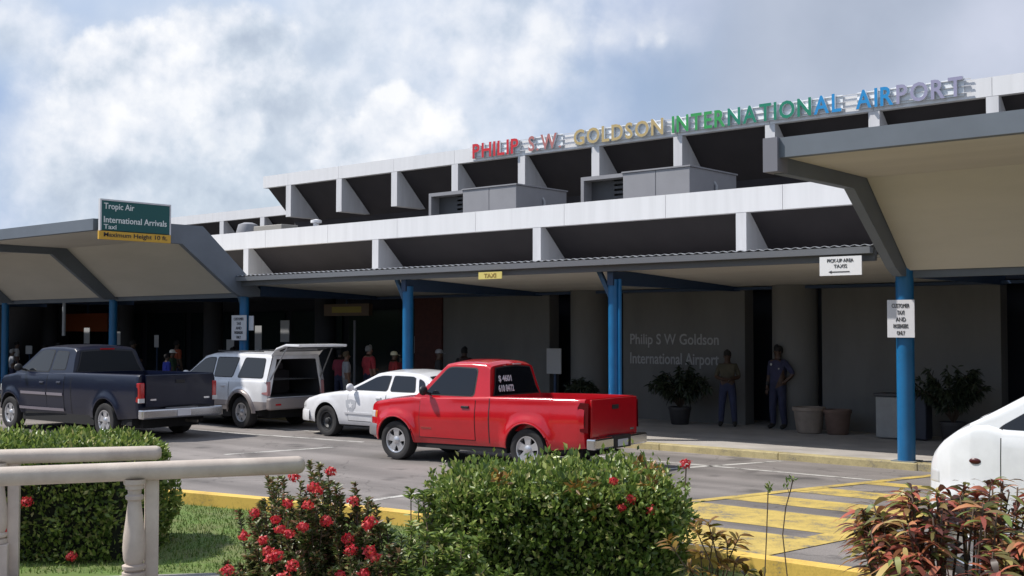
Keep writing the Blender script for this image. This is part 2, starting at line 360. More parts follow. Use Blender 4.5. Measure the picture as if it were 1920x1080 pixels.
# ------------------------------------------------------------------ terminal building
FINX_LOW = [-37.05, -31.05, -24.95, -18.93, -13.06, -7.1, -1.1, 4.9]
FINX_UP = [-9.62 - 2.997 * k for k in range(-4, 10)]
def terminal():
    T = thing('terminal_building', 'long grey and white two tier airport terminal with fins and dark sloped walls', 'building', (-20, 24, 0))
    # lower fascia with panel joints
    def fascia(x0, x1, y, z0, z1, step, phase, th=.3, name='fascia'):
        mb = MB(); x = x0; c = [x0]
        k = math.floor((x0 - phase) / step) + 1
        while phase + k * step < x1: c.append(phase + k * step); k += 1
        c.append(x1)
        for a, b in zip(c, c[1:]):
            mb.box(a + .006, b - .006, y, y + th, z0, z1)
        return mb.build(name, white, T)
    fascia(-33.0, 8, 23.0, 4.90, 5.44, 3.0, -31.05 + 1.0)
    fascia(-38.2, 8, 29.1, 7.975, 8.445, 3.0, -9.62)
    def fin(x, y, zt, zb, dep, w, name='fin'):
        mb = MB(); mb.prism([(y + .004, zt), (y + .004, zb), (y + dep, zb), (y + .10 + .1, zt)], x - w, x, 'x'); mb.build(name, finm, T)
        return
    for x in FINX_LOW: fin(x + .12, 23.0, 4.896, 3.62, 1.55, .26)
    for x in FINX_UP: fin(x + .15, 29.1, 7.97, 6.73, 1.45, .30)
    # dark sloped walls
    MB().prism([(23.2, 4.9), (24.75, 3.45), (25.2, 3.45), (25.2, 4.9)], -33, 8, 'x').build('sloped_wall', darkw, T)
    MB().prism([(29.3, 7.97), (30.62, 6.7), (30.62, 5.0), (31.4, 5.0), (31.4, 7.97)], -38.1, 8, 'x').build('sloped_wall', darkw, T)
    boxo('roof', mat('roof_membrane', (.3, .3, .3), .9), T, -38.1, 8, 29.42, 44, 8.15, 8.3)
    boxo('terrace_roof', mat('terrace_roof', (.16, .155, .15), .9, var=.2), T, -33, 8, 23.32, 30.6, 4.99, 5.06)
    boxo('upper_wall_end', darkw, T, -38.1, -37.8, 31.42, 43, 4, 7.95)
    # ground storey: dark back wall, light panels, round pillars
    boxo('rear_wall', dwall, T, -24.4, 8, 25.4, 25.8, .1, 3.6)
    px = [(-23.1, -19.25), (-16.9, -13.5), (-11.6, -7.8), (-5.3, -1.5), (.8, 4.6)]
    for a, b in px:
        w = boxo('wall_panel', wallg, T, a, b, 23.9, 24.3, .1, 3.3)
        if a == -16.9:
            tm = mat('raised_letter_grey', (.40, .40, .40), .6)
            text('Philip S W Goldson', -16.68, -14.18, 23.895, 1.86, 2.20, tm, T, 'wall_lettering', ext=.012)
            text('International Airport', -16.68, -14.18, 23.895, 1.38, 1.74, tm, T, 'wall_lettering', ext=.012)
    for cx in (-17.92, -12.24, -6.4, -.4):
        MB().lathe([(.5, .1), (.5, 3.5)], (cx, 23.9, 0), n=36).build('pillar', wallg, T, smooth=40)
    boxo('pillar', mat('brick_red_pillar', (.07, .02, .015), .8, var=.2, vscale=6), T, -24.2, -23.12, 23.85, 24.9, .1, 3.4)
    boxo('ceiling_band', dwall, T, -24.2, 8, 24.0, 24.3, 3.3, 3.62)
    # arrivals hall, open dark bay on the left
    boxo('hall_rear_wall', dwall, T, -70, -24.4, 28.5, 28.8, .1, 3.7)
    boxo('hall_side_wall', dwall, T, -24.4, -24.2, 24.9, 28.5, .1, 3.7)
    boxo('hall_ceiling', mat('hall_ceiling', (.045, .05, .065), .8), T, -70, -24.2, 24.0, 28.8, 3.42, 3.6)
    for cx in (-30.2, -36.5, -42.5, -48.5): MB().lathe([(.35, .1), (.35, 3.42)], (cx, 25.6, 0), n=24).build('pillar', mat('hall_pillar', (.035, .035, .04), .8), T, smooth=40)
    g = mat('hall_glass', (.02, .03, .035), .1)
    for k in range(8):
        x = -52 + k * 3.3
        boxo('window', g, T, x, x + 2.9, 28.42, 28.46, .3, 3.0)
    # far left block
    mb = MB(); mb.box(-62, -38.6, 32, 32.3, 7.27, 7.68); mb.build('fascia', white, T)
    for k in range(8): fin(-38.9 - 3 * k, 32, 7.266, 6.5, .9, .3)
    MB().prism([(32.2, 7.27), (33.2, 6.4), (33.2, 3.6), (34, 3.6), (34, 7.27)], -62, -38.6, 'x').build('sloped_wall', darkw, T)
    boxo('lower_roof', mat('terrace_roof', (.16, .155, .15), .9), T, -62, -33.02, 24, 33, 3.7, 3.8)
    # rounded white end of the lower fascia
    mb = MB(); pts = [(-33.0 - 1.1 * math.sin(a), 23.15 + 1.1 * (1 - math.cos(a)), 5.32) for a in [k * math.pi / 2 / 8 for k in range(9)]] + [(-34.1, 25.5, 5.32)]
    mb.tube(pts, .13, 10); mb.build('fascia_end', white, T, smooth=40)
    return T
terminal()

def ac_units():
    dk = mat('louvre_dark', (.07, .07, .075), .6)
    for i, (x0, x1, xf, lab) in enumerate([(-23.38, -21.33, -24.78, 'boxy grey rooftop air unit with dark louvre, nearer the PHILIP letters'), (-17.67, -15.64, -19.05, 'boxy grey rooftop air unit with dark louvre, below the INTERNATIONAL letters')]):
        t = thing('rooftop_air_unit', lab, 'air conditioner', ((x0 + x1) / 2, 26, 5.06), group='grey air handling boxes on the terrace roof')
        xm = (x0 + x1) / 2
        for qa, qb in ((x0, xm - .006), (xm + .006, x1)): boxo('housing', acgrey, t, qa, qb, 25, 27.3, 5.2, 6.37, bevel=.012)
        boxo('lid', acgrey, t, x0 - .03, x1 + .03, 24.97, 27.33, 6.373, 6.41)
        boxo('base_rail', mat('rusty_rail', (.16, .10, .07), .8, var=.3, vscale=8), t, x0 + .03, x1 - .03, 25.03, 27.27, 5.07, 5.197)
        MB().tube([(x1 + .05, 26.2, 5.08), (x1 + .05, 26.2, 6.0), (x1 - .02, 26.2, 6.1)], .035, 8).build('conduit', mat('conduit_grey', (.35, .35, .36), .5), t, smooth=40)
        mb = MB(); mb.box(xf, xf + .1, 25.0, 26.6, 5.08, 6.38); mb.box(xf + .1, x0 - .004, 25.0, 26.6, 6.28, 6.38); mb.build('intake_frame', acgrey, t)
        mb = MB()
        mb.box(xf + .1, xf + .85, 25.35, 25.4, 5.08, 6.276, 0)
        for k in range(9): mb.box(xf + .86, x0 - .01, 25.3, 25.36, 5.12 + k * .13, 5.19 + k * .13, 0)
        mb.build('louvre', dk, t)
        boxo('duct', dk, t, xf + .12, x0 - .01, 25.5, 26.5, 5.08, 6.2)
    t = thing('roof_fan_unit', 'small round roof fan with curved cowl at the left end of the lower roof', 'air conditioner', (-32.4, 24.4, 5.0))
    mb = MB(); mb.lathe([(.36, -.3), (.40, 0), (.33, .25), (.15, .32), (0.001, .33)], (-33.1, 24.6, 5.65), n=20); mb.build('cowl', acgrey, t, smooth=40)
    boxo('motor_box', mat('beige_metal', (.33, .31, .28), .6), t, -32.4, -30.9, 24.3, 25.0, 5.07, 5.78, bevel=.02)
    MB().lathe([(.12, 0), (.12, .45)], (-33.1, 24.6, 5.05), n=12).build('duct', acgrey, t)
    t = tag(MB().lathe([(.09, 5.4), (.09, 5.6), (.17, 5.61), (.17, 5.69), (0.001, 5.73)], (-28.3, 23.6, 0), n=16).build('roof_vent', white, smooth=40), 'small white capped vent pipe on the lower roof below the first fin', 'vent')
ac_units()

def roof_sign():
    t = thing('roof_lettering_sign', 'rainbow coloured raised letters along the top edge of the terminal roof', 'sign', (-18.5, 28.95, 8.0))
    side = mat('letter_return', (.62, .66, .70), .5)
    rails = MB()
    for z in (8.12, 8.29, 8.46): rails.box(-26.8, -10.1, 29.03, 29.055, z, z + .018)
    rails.build('mounting_rail', mat('rail_white', (.6, .6, .62), .5), t)
    C = dict(R=(.55, .02, .03), P=(.42, .16, .15), G=(.46, .35, .16), g=(.03, .30, .08), t=(.005, .20, .12), b=(.01, .24, .55), l=(.30, .29, .42))
    bk = mat('letter_backing', (.74, .77, .80), .5)
    words = [('PHILIP', -26.65, -24.62, 'RRRRRR'), ('S.W.', -24.2, -22.85, 'PPPP'), ('GOLDSON', -22.35, -19.02, 'GGGGGGG'), ('INTERNATIONAL', -18.72, -13.45, 'gggggtttttt' + 'bb'), ('AIRPORT', -13.05, -10.28, 'bbbllll')]
    wid = {}
    for w, x0, x1, cs in words:
        ws = []
        for ch in w:
            if ch not in wid:
                me = text_data(ch, 1, 0, .02); xs = [v.co.x for v in me.vertices]; ys = [v.co.y for v in me.vertices]; wid[ch] = (max(xs) - min(xs), max(ys)); bpy.data.meshes.remove(me)
            ws.append(wid[ch][0])
        boxo('backing_strip', bk, t, x0, x1, 29.06, 29.085, 8.07, 8.50)
        gap = .13; tot = sum(ws) + gap * (len(w) - 1); k = (x1 - x0) / tot; x = x0
        for ch, wd, c in zip(w, ws, cs):
            top = 8.54 if ch != '.' else 8.12
            text(ch, x, x + wd * k, 29.0, 8.05, top, mat('letter_' + c, C[c], .45), t, 'letter', ext=.035, bold=.02, sidemat=side)
            x += (wd + gap) * k
roof_sign()

# ------------------------------------------------------------------ canopies
COLX = [-7.76, -13.68, -19.55, -25.77]
def column(t, x, r=.12, pipe=True, top=3.3, bracket=True):
    c = MB().lathe([(r, .12), (r, top)], (x, 19.05, 0), n=24).build('column', bluep, t, smooth=40)
    MB().box(x - .2, x + .2, 18.87, 19.25, .124, .14).build('base_plate', mat('base_plate', (.2, .22, .22), .6), t)
    if pipe: MB().tube([(x + .17, 19.0, .15), (x + .17, 19.0, 3.3)], .035, 8).build('downpipe', bluep, t, smooth=40)
    if bracket: MB().prism([(x - .46, 3.56), (x - .36, 3.56), (x - .04, 2.98), (x - .11, 2.92)], 19.0, 19.08, 'y').build('bracket', mat('bracket_paint', (.03, .08, .15), .5), t)
def mid_canopy():
    t = thing('walkway_canopy', 'low corrugated metal canopy on blue columns between the two high canopies', 'canopy', (-17, 19, 0))
    # corrugated sheet
    mb = MB(); n = 0; x = -26.3; prev = None; vs = []; fs = []
    xs = np.arange(-26.3, -7.95, .045)
    for i, x in enumerate(xs):
        z = .014 * math.sin(2 * math.pi * i / 4.0 + .4) + (.0)
        vs += [(x, 18.62, 3.715 + z), (x, 23.6, 3.575 + z)]
        if i: fs.append((2 * i - 2, 2 * i, 2 * i + 1, 2 * i - 1))
    mb.add(vs, fs); o = mb.build('roof_sheet', mat('corrugated_metal', (.34, .34, .35), .45, metal=.4), t)
    md = o.modifiers.new('s', 'SOLIDIFY'); md.thickness = .01
    mb = MB(); mb.prism([(18.58, 3.57), (18.70, 3.57), (18.74, 3.68), (18.56, 3.68)], -26.2, -8.15, 'x'); mb.build('gutter', mat('gutter_grey', (.20, .21, .23), .5), t)
    boxo('edge_beam', mat('edge_beam', (.12, .125, .135), .5), t, -26.2, -8.15, 18.76, 18.86, 3.45, 3.66)
    MB().prism([(18.87, 3.50), (23.88, 3.27), (23.88, 3.33), (18.87, 3.56)], -26.1, -7.85, 'x').build('soffit', soffit, t)
    for x in COLX: boxo('beam', navyp, t, x - .07, x + .07, 18.9, 23.88, 3.18, 3.46)
    boxo('rear_beam', navyp, t, -26.1, 2, 23.6, 23.88, 3.2, 3.262)
    column(t, COLX[0], .145, False, 3.35, False)
    for x in COLX[1:]: column(t, x, .125, x == COLX[1])
    return t
mid_canopy()
PROF_TOP = [(14.56, 4.93), (17.55, 4.93), (19.35, 3.36)]
def high_canopy(x0, x1, ribs, label, cols, loc):
    t = thing('high_canopy', label, 'canopy', loc)
    # roof skin above, soffit below
    MB().prism([(14.72, 4.72), (17.42, 4.70), (19.0, 3.32), (19.35, 3.34), (17.55, 4.92), (14.72, 4.92)], x0 + .09, x1 - .09, 'x').build('roof', mat('canopy_roof', (.16, .175, .2), .6), t)
    MB().prism([(14.73, 4.68), (17.40, 4.66), (18.98, 3.28), (19.0, 3.31), (17.415, 4.695), (14.73, 4.715)], x0 + .09, x1 - .09, 'x').build('soffit', soffit, t)
    MB().box(x0, x1, 14.56, 14.71, 4.66, 4.935).build('fascia', greyb, t)
    if x0 > -20: MB().box(x0 - .13, x0 + .09, 14.50, 14.80, 4.47, 4.94).build('fascia_end', mat('fascia_end', (.17, .17, .2), .5), t)
    for rx in ribs:
        top = [(14.72, 4.945), (17.56, 4.945), (19.38, 3.36), (19.38, 3.18), (18.75, 3.18), (18.5, 3.3), (16.95, 4.46), (14.72, 4.46)] if rx in (x0, x1) else [(14.73, 4.675), (17.39, 4.655), (18.96, 3.28), (19.1, 3.2), (18.6, 3.2), (16.95, 4.47), (14.73, 4.47)]
        MB().prism(top, rx - .08, rx + .08, 'x').build('rib', greyb, t)
    # flat part from the columns back to the building
    boxo('rear_soffit', soffit, t, x0 + .1, x1, 19.36, 23.58, 3.47, 3.55)
    boxo('edge_beam', greyb, t, x0 + .09, x1, 19.05, 19.2, 3.16, 3.30)
    for rx in ribs: boxo('beam', navyp, t, rx - .07, rx + .07, 19.4, 23.58, 3.2, 3.46) if rx not in COLX else None
    for cx in cols: column(t, cx, .12, False, 3.2, False)
    return t
high_canopy(-7.76, 6.0, [-7.76, -1.5, 6.0], 'high grey edged canopy with cream soffit over the crossing on the right', [-1.5], (-4, 19, 0))
high_canopy(-63, -25.6, [-25.6, -32.1, -38.6, -45, -51.4, -63], 'high grey edged canopy with cream soffit at the arrivals end on the left', [-32.27, -39.1, -45.3, -51.5], (-40, 19, 0))

# ------------------------------------------------------------------ signs
def signs():
    gm = mat('sign_green', (.004, .085, .085), .45); ym = mat('sign_yellow', (.62, .36, .04), .5)
    t = thing('direction_sign', 'green board with a yellow strip mounted on the end of the left high canopy', 'sign', (-25.42, 15.6, 4.45))
    # board lies in the YZ plane, facing +X
    boxo('panel', gm, t, -25.46, -25.40, 14.66, 16.5, 4.66, 5.36)
    boxo('height_strip', ym, t, -25.46, -25.395, 14.60, 16.54, 4.44, 4.64)
    mb = MB(); mb.box(-25.47, -25.39, 14.62, 14.658, 4.645, 5.4); mb.box(-25.47, -25.39, 16.502, 16.54, 4.645, 5.4); mb.box(-25.47, -25.39, 14.66, 16.5, 5.362, 5.4); mb.build('frame', whitep, t)
    boxo('bracket', acgrey, t, -25.52, -25.47, 14.72, 16.4, 4.55, 4.62)
    M = Matrix.Translation((-25.396, 0, 0)) @ Matrix.Rotation(R(90), 4, 'Z')      # x->+Y, faces +X
    wt = mat('sign_text_white', (.75, .78, .78), .5)
    text('Tropic Air', 14.72, 15.52, 0, 5.12, 5.31, wt, t, M=M); text('International Arrivals', 14.72, 16.42, 0, 4.84, 4.99, wt, t, M=M); text('Taxi', 14.72, 15.05, 0, 4.69, 4.80, wt, t, M=M)
    text('Maximum Height 10 ft.', 14.72, 16.44, 0, 4.475, 4.61, inkm, t, M=Matrix.Translation((-25.391, 0, 0)) @ Matrix.Rotation(R(90), 4, 'Z'))
    rows = [('CUSTOMER', .74), ('TAXI', .3), ('AND', .42), ('PASSENGERS', .62), ('ONLY', .34)]
    for x0, x1, z0, z1, lab in [(-7.98, -7.52, 2.17, 2.79, 'white five line notice on the thick blue column beside the crossing'), (-26.05, -25.42, 2.02, 2.68, 'white five line notice on the blue column behind the silver suv')]:
        t = thing('notice_sign', lab, 'sign', ((x0 + x1) / 2, 18.86, z0), group='white notices on the blue columns')
        boxo('panel', whitep, t, x0, x1, 18.85, 18.87, z0, z1)
        lines(rows, x0 + .03, x1 - .03, 18.846, z0 + .02, z1 - .04, inkm, t)
    t = thing('notice_sign', 'small plain white notice peeking out behind the five line notice on the left', 'sign', (-25.3, 18.95, 2.3))
    boxo('panel', whitep, t, -25.41, -25.22, 18.93, 18.95, 2.28, 2.66)
    t = thing('hanging_sign', 'white board with a black arrow hung under the canopy edge near the thick column', 'sign', (-8.65, 18.53, 3.2))
    boxo('panel', mat('sign_white_bright', (.75, .75, .76), .5), t, -9.02, -8.27, 18.52, 18.54, 3.21, 3.53)
    lines([('PICK-UP AREA', .7), ('TAXIS', .35)], -8.98, -8.31, 18.516, 3.32, 3.51, inkm, t)
    MB().add([(-8.86, 18.515, 3.27), (-8.80, 18.515, 3.295), (-8.80, 18.515, 3.278), (-8.48, 18.515, 3.278), (-8.48, 18.515, 3.262), (-8.80, 18.515, 3.262), (-8.80, 18.515, 3.245)], [(0, 6, 5, 4, 3, 2, 1)]).build('arrow', inkm, t)
    t = thing('hanging_sign', 'small yellow sign hung under the corrugated canopy edge', 'sign', (-16.5, 18.53, 3.36))
    boxo('panel', mat('sign_pale_yellow', (.62, .52, .16), .5), t, -16.86, -16.2, 18.52, 18.54, 3.37, 3.52)
    text('TAXI', -16.7, -16.36, 18.516, 3.40, 3.49, mat('sign_brown_ink', (.3, .2, .05), .6), t)
    t = thing('overhead_sign', 'dim brown and yellow lightbox hung inside the arrivals hall behind the suv', 'sign', (-28.4, 25, 2.7))
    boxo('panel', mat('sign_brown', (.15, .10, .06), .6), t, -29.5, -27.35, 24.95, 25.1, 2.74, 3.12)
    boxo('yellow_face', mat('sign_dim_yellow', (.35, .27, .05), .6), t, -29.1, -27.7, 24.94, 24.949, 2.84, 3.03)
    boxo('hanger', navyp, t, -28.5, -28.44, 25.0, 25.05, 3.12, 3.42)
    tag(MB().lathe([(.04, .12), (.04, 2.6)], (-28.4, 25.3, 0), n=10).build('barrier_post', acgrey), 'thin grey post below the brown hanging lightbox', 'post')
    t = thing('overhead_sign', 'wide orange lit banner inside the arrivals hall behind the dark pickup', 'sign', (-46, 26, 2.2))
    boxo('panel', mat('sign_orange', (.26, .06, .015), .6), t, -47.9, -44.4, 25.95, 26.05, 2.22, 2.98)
    boxo('hanger', navyp, t, -46.1, -46.0, 25.98, 26.03, 2.98, 3.42)
    tag(MB().lathe([(.055, 2.1), (.055, 3.3)], (-36.2, 19.6, 0), n=12).build('hanging_pipe', mat('pale_pipe', (.3, .32, .34), .6)), 'short pale pipe hanging from the left canopy soffit', 'pipe')
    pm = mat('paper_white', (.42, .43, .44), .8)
    # papers seen in the hall, each pinned on its own stand or wall
    spots = [(-42.9, 24.2, 1.75, .42, .62, 'sheet beside the far left column'), (-40.6, 24.2, 1.72, .3, .5, 'narrow sheet left of the pale hanging pipe'), (-38.0, 24.2, 1.65, .28, .45, 'sheet right of the pale hanging pipe'),
             (-33.5, 24.2, 1.60, .42, .36, 'low sheet right of the second blue column'), (-33.1 + 1.15, 24.2, 1.55, .36, .88, 'tall sheet, left one of the pair behind the dark cab'), (-30.55, 24.2, 1.9, .45, .7, 'torn looking sheet, right one of the pair behind the dark cab'),
             (-25.35, 24.6, 1.55, .13, .5, 'thin strip, left one of the two beside the red brick pillar'), (-24.9, 24.6, 1.6, .13, .5, 'thin strip, right one of the two beside the red brick pillar'), (-44.2, 22.5, 1.35, .5, .32, 'wide low sheet above the dark cab roof')]
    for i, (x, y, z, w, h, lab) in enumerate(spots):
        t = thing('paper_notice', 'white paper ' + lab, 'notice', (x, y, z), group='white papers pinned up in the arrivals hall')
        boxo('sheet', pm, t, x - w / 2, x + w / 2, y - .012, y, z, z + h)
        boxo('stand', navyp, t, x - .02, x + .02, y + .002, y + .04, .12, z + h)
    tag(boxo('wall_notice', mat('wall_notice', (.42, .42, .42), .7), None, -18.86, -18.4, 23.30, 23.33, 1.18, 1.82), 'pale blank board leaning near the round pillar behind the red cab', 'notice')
    tag(MB().box(-18.66, -18.60, 23.34, 23.38, .12, 1.8).build('notice_stand', navyp), 'dark stand holding the pale blank board by the round pillar', 'stand')
signs()

# ------------------------------------------------------------------ vehicles
# local frame: x forward, y to the vehicle's left, z up, origin on the ground at the rear axle centre
def paint(name, col, metal=.0, rough=.28, low=None, lowz=.6):
    m = bpy.data.materials.new(name); m.use_nodes = True; nt = m.node_tree; b = nt.nodes['Principled BSDF']; L = nt.links.new
    b.inputs['Roughness'].default_value = rough; b.inputs['Metallic'].default_value = metal; b.inputs['Coat Weight'].default_value = .6; b.inputs['Coat Roughness'].default_value = .08
    tc = nt.nodes.new('ShaderNodeTexCoord'); n = nd(nt, 'ShaderNodeTexNoise', Scale=3, Detail=6, Roughness=.65); L(tc.outputs['Object'], n.inputs['Vector'])
    r = ramp(nt, [(.35, tuple(c * .88 for c in col)), (.65, col)]); L(n.outputs[0], r.inputs[0])
    base_out = r.outputs[0]
    if low:
        sp0 = nt.nodes.new('ShaderNodeSeparateXYZ'); L(tc.outputs['Object'], sp0.inputs[0]); lt = math_n(nt, 'LESS_THAN', sp0.outputs['Z'], lowz)
        m0 = nt.nodes.new('ShaderNodeMix'); m0.data_type = 'RGBA'; L(lt, m0.inputs[0]); L(base_out, m0.inputs[6]); m0.inputs[7].default_value = (*low, 1); base_out = m0.outputs[2]
    # road dust along the sills, part of the car's own surface
    sp = nt.nodes.new('ShaderNodeSeparateXYZ'); L(tc.outputs['Object'], sp.inputs[0])
    z = math_n(nt, 'ADD', sp.outputs['Z'], math_n(nt, 'MULTIPLY', n.outputs[0], .3))
    dr = ramp(nt, [(.30, .30), (.60, 0.0)]); L(z, dr.inputs[0])
    mx = nt.nodes.new('ShaderNodeMix'); mx.data_type = 'RGBA'; L(dr.outputs[0], mx.inputs[0]); L(base_out, mx.inputs[6]); mx.inputs[7].default_value = (.20, .17, .15, 1); L(mx.outputs[2], b.inputs['Base Color'])
    return m
def interp(tab, x):
    return float(np.interp(x, [t[0] for t in tab], [t[1] for t in tab]))
def sstep(a, b, x):
    t = min(1, max(0, (x - a) / (b - a))); return t * t * (3 - 2 * t)
class Car:
    def __init__(s, **k): s.__dict__.update(k)
    def zb(s, x):
        z = interp(s.bot, x)
        for xc in (0, s.wb):
            if abs(x - xc) < s.ar: z = max(z, s.wr + math.sqrt(s.ar ** 2 - (x - xc) ** 2))
        return z
    def zt(s, x): return interp(s.top, x)
    def ys(s, x, z):
        h = interp(s.hw, x); zl, zh = interp(s.bot, x), s.zt(x)
        t = (z - zl) / max(.05, zh - zl)
        y = h * interp(s.prof, t)
        r = s.rr; d = zh - z
        if d < r: y -= r - math.sqrt(max(0, r * r - (r - d) ** 2))
        for xc in (0, s.wb):
            d = math.hypot(x - xc, z - s.wr) - s.ar
            if d < .16: y += s.flare * (1 - sstep(.02, .16, d))
        return y
    def yg(s, z):      # greenhouse side plane
        return s.gb + (s.gt - s.gb) * (z - s.belt) / (s.roofz - s.belt)
    def zp(s, x): return interp(s.roof, x)
def vehicle(c, name, label, cat, loc, rz, paintm, lower=None):
    T = thing(name, label, cat, loc, rz)
    def out(mb, nm, m, parent=T, **k): return mb.build(nm, m, parent, world=False, **k)
    x0, x1 = c.x0, c.x1
    xs = set(np.round(np.linspace(x0, x1, 46), 4))
    for xc in (0, c.wb):
        for a in range(0, 181, 9): xs.add(round(xc + c.ar * math.cos(R(a)), 4))
    for tab in (c.top, c.hw): 
        for t in tab: xs.add(round(t[0], 4))
    xs = sorted(x for x in xs if x0 <= x <= x1); bed = c.bed
    st = []
    for x in xs:
        if bed and abs(x - bed[1]) < 1e-6: continue
        st.append((x, bool(bed and x < bed[1] and x >= bed[0])))
    if bed:
        st = [(x, b) for x, b in st if not (b and x < bed[0] + .05)]
        st += [(bed[1] - .004, True), (bed[1] + .004, False), (bed[0] + .05, True), (bed[0] + .046, False)]; st.sort()
    rings = []
    for x, isbed in st:
        zb, zt = c.zb(x), c.zt(x); H = zt - zb; side = []
        lv = [zb + (H - .09) * t for t in (0, .04, .12, .22, .34, .46, .58, .7, .8, .9, 1)] + [zt - .06, zt - .035, zt - .018, zt - .006, zt]
        for z in lv: side.append((x, c.ys(x, z), z))
        yt = side[-1][1]
        if isbed: top = [(x, yt - .05, zt), (x, yt - .052, zt - .02), (x, yt - .052, c.floor), (x, yt * .5, c.floor), (x, 0, c.floor)]
        else:
            cr = interp(c.crown, x); top = [(x, yt * f, zt + cr * (1 - f * f)) for f in (.93, .8, .55, .28, 0)]
        half = side + top
        rings.append(half + [(p[0], -p[1], p[2]) for p in half[-2::-1]])
    n = len(rings[0]); mb = MB(); vs = [p for r in rings for p in r]; fs = []
    for i in range(len(rings) - 1):
        for k in range(n - 1): fs.append((i * n + k, i * n + k + 1, (i + 1) * n + k + 1, (i + 1) * n + k))
    ns = 16
    for i, en in ((0, 0), (len(rings) - 1, 1)):
        for k in range(ns - 1):
            if i == 0 and c.open_rear and rings[0][k][2] > c.open_rear: continue
            fs.append((i * n + k, i * n + k + 1, i * n + n - 2 - k, i * n + n - 1 - k))
        if not (i == 0 and c.open_rear):
            for k in range(ns - 1, n // 2): fs.append((i * n + k, i * n + k + 1, i * n + n - 2 - k, i * n + n - 1 - k))
    mb.add(vs, fs)
    body = out(mb, 'body', paintm, smooth=38)
    # underside, wheel wells
    hwm = c.track
    mb = MB(); mb.box(x0 + .25, x1 - .3, -hwm + .3, hwm - .3, .24, .62); mb.box(x0 + .35, -c.ar - .02, -hwm + .1, hwm - .1, .30, .5); mb.box(c.ar + .02, c.wb - c.ar - .02, -hwm + .06, hwm - .06, .25, .6)
    for xc in (0, c.wb): mb.tube([(xc, -hwm + .1, c.wr), (xc, hwm - .1, c.wr)], .05, 8)
    out(mb, 'underbody', under)
    for xc in (0, c.wb):
        for sg in (1, -1):
            pts = [(xc + (c.ar + .002) * math.cos(R(a)), c.wr + (c.ar + .002) * math.sin(R(a))) for a in range(0, 181, 10)]
            mb = MB(); vs = []; 
            for (px, pz) in pts: vs += [(px, sg * (c.ys(px, pz) - .015), pz), (px, sg * (hwm - .32), pz)]
            mb.add(vs, [(2 * i, 2 * i + 1, 2 * i + 3, 2 * i + 2) for i in range(len(pts) - 1)])
            out(mb, 'wheel_well', under)
            if lower:
                vs = []
                for (px, pz), a_ in zip(pts, range(0, 181, 10)):
                    for k_, (dr, of) in enumerate(((0, .03), (.05, .034), (.085, .022), (.09, .0))):
                        qx, qz = xc + (c.ar + dr) * math.cos(R(a_)), c.wr + (c.ar + dr) * math.sin(R(a_)); vs.append((qx, sg * (c.ys(qx, qz) + of), qz))
                out(MB().add(vs, [(4 * i + k, 4 * i + k + 1, 4 * i + k + 5, 4 * i + k + 4) for i in range(len(pts) - 1) for k in range(3)]), 'wheel_arch', lower, smooth=40)
            if c.lip: out(MB().tube([(px, sg * (c.ys(px, pz) + .004), pz) for px, pz in pts], .014, 6), 'arch_lip', c.lipm or paintm, smooth=40)
    # wheels
    for xc in (0, c.wb):
        for sg in (1, -1): wheel(T, (xc, sg * (hwm - .11), c.wr), c.wr, sg, c.rim)
    # greenhouse
    g = c.roof; gx = sorted(set([p[0] for p in g] + list(np.round(np.linspace(g[0][0], g[-1][0], 30), 4)))); rings = []
    for x in gx:
        zp = max(c.zp(x), c.belt + .002); side = []
        hh = zp - c.belt; rr = min(.09, hh * .45)
        for t in (0, .25, .5, .75, 1): z = c.belt - .03 + (hh + .03 - rr) * t; side.append((x, c.yg(z), z))
        for a in (20, 40, 60, 80):
            z = zp - rr + rr * math.sin(R(a)); side.append((x, c.yg(zp - rr) - rr * (1 - math.cos(R(a))) * 1.0, z))
        yt = side[-1][1]; cr = .045 * min(1, hh / (c.roofz - c.belt))
        top = [(x, yt * f, zp + cr * (1 - f * f)) for f in (.9, .6, .3, 0)]
        half = side + top; rings.append(half + [(p[0], -p[1], p[2]) for p in half[-2::-1]])
    n = len(rings[0]); mb = MB(); mb.add([p for r in rings for p in r], [(i * n + k, i * n + k + 1, (i + 1) * n + k + 1, (i + 1) * n + k) for i in range(len(rings) - 1) for k in range(n - 1)])
    cabin = out(mb, 'cab', paintm, smooth=38)
    # windscreen and rear window
    def screen(nm, pa, pb, m0, m1, pillar, mt):
        mb = MB(); N = 6; vs = []
        dx, dz = pb[0] - pa[0], pb[1] - pa[1]; L = math.hypot(dx, dz); nx, nz = -dz / L, dx / L
        if nz < 0: nx, nz = -nx, -nz
        for i in range(N + 1):
            s_ = m0 + (m1 - m0) * i / N; x = pa[0] + dx * s_; z = pa[1] + dz * s_; hh = z - c.belt; rr = min(.09, max(.01, hh * .45))
            yt = c.yg(z - rr) - rr * .83 - pillar; cr = .045 * min(1, max(0, hh) / (c.roofz - c.belt))
            for k in range(N + 1):
                f = 1 - 2 * k / N; ff = f * (yt / (yt + pillar)); vs.append((x + nx * .009, yt * f, z + cr * (1 - ff * ff) + nz * .009))
        mb.add(vs, [(i * (N + 1) + k, i * (N + 1) + k + 1, (i + 1) * (N + 1) + k + 1, (i + 1) * (N + 1) + k) for i in range(N) for k in range(N)])
        return out(mb, nm, mt, smooth=True)
    if c.ws: screen('windscreen', c.ws[0], c.ws[1], .05, .93, .05, dglass)
    if c.rw:
        fr = screen('window_frame', c.rw[0], c.rw[1], .03, .97, .05, blackp); 
        rw = screen('rear_window', c.rw[0], c.rw[1], .08, .92, .085, rglass)
        for v in rw.data.vertices: v.co.x -= .005; v.co.z += .003
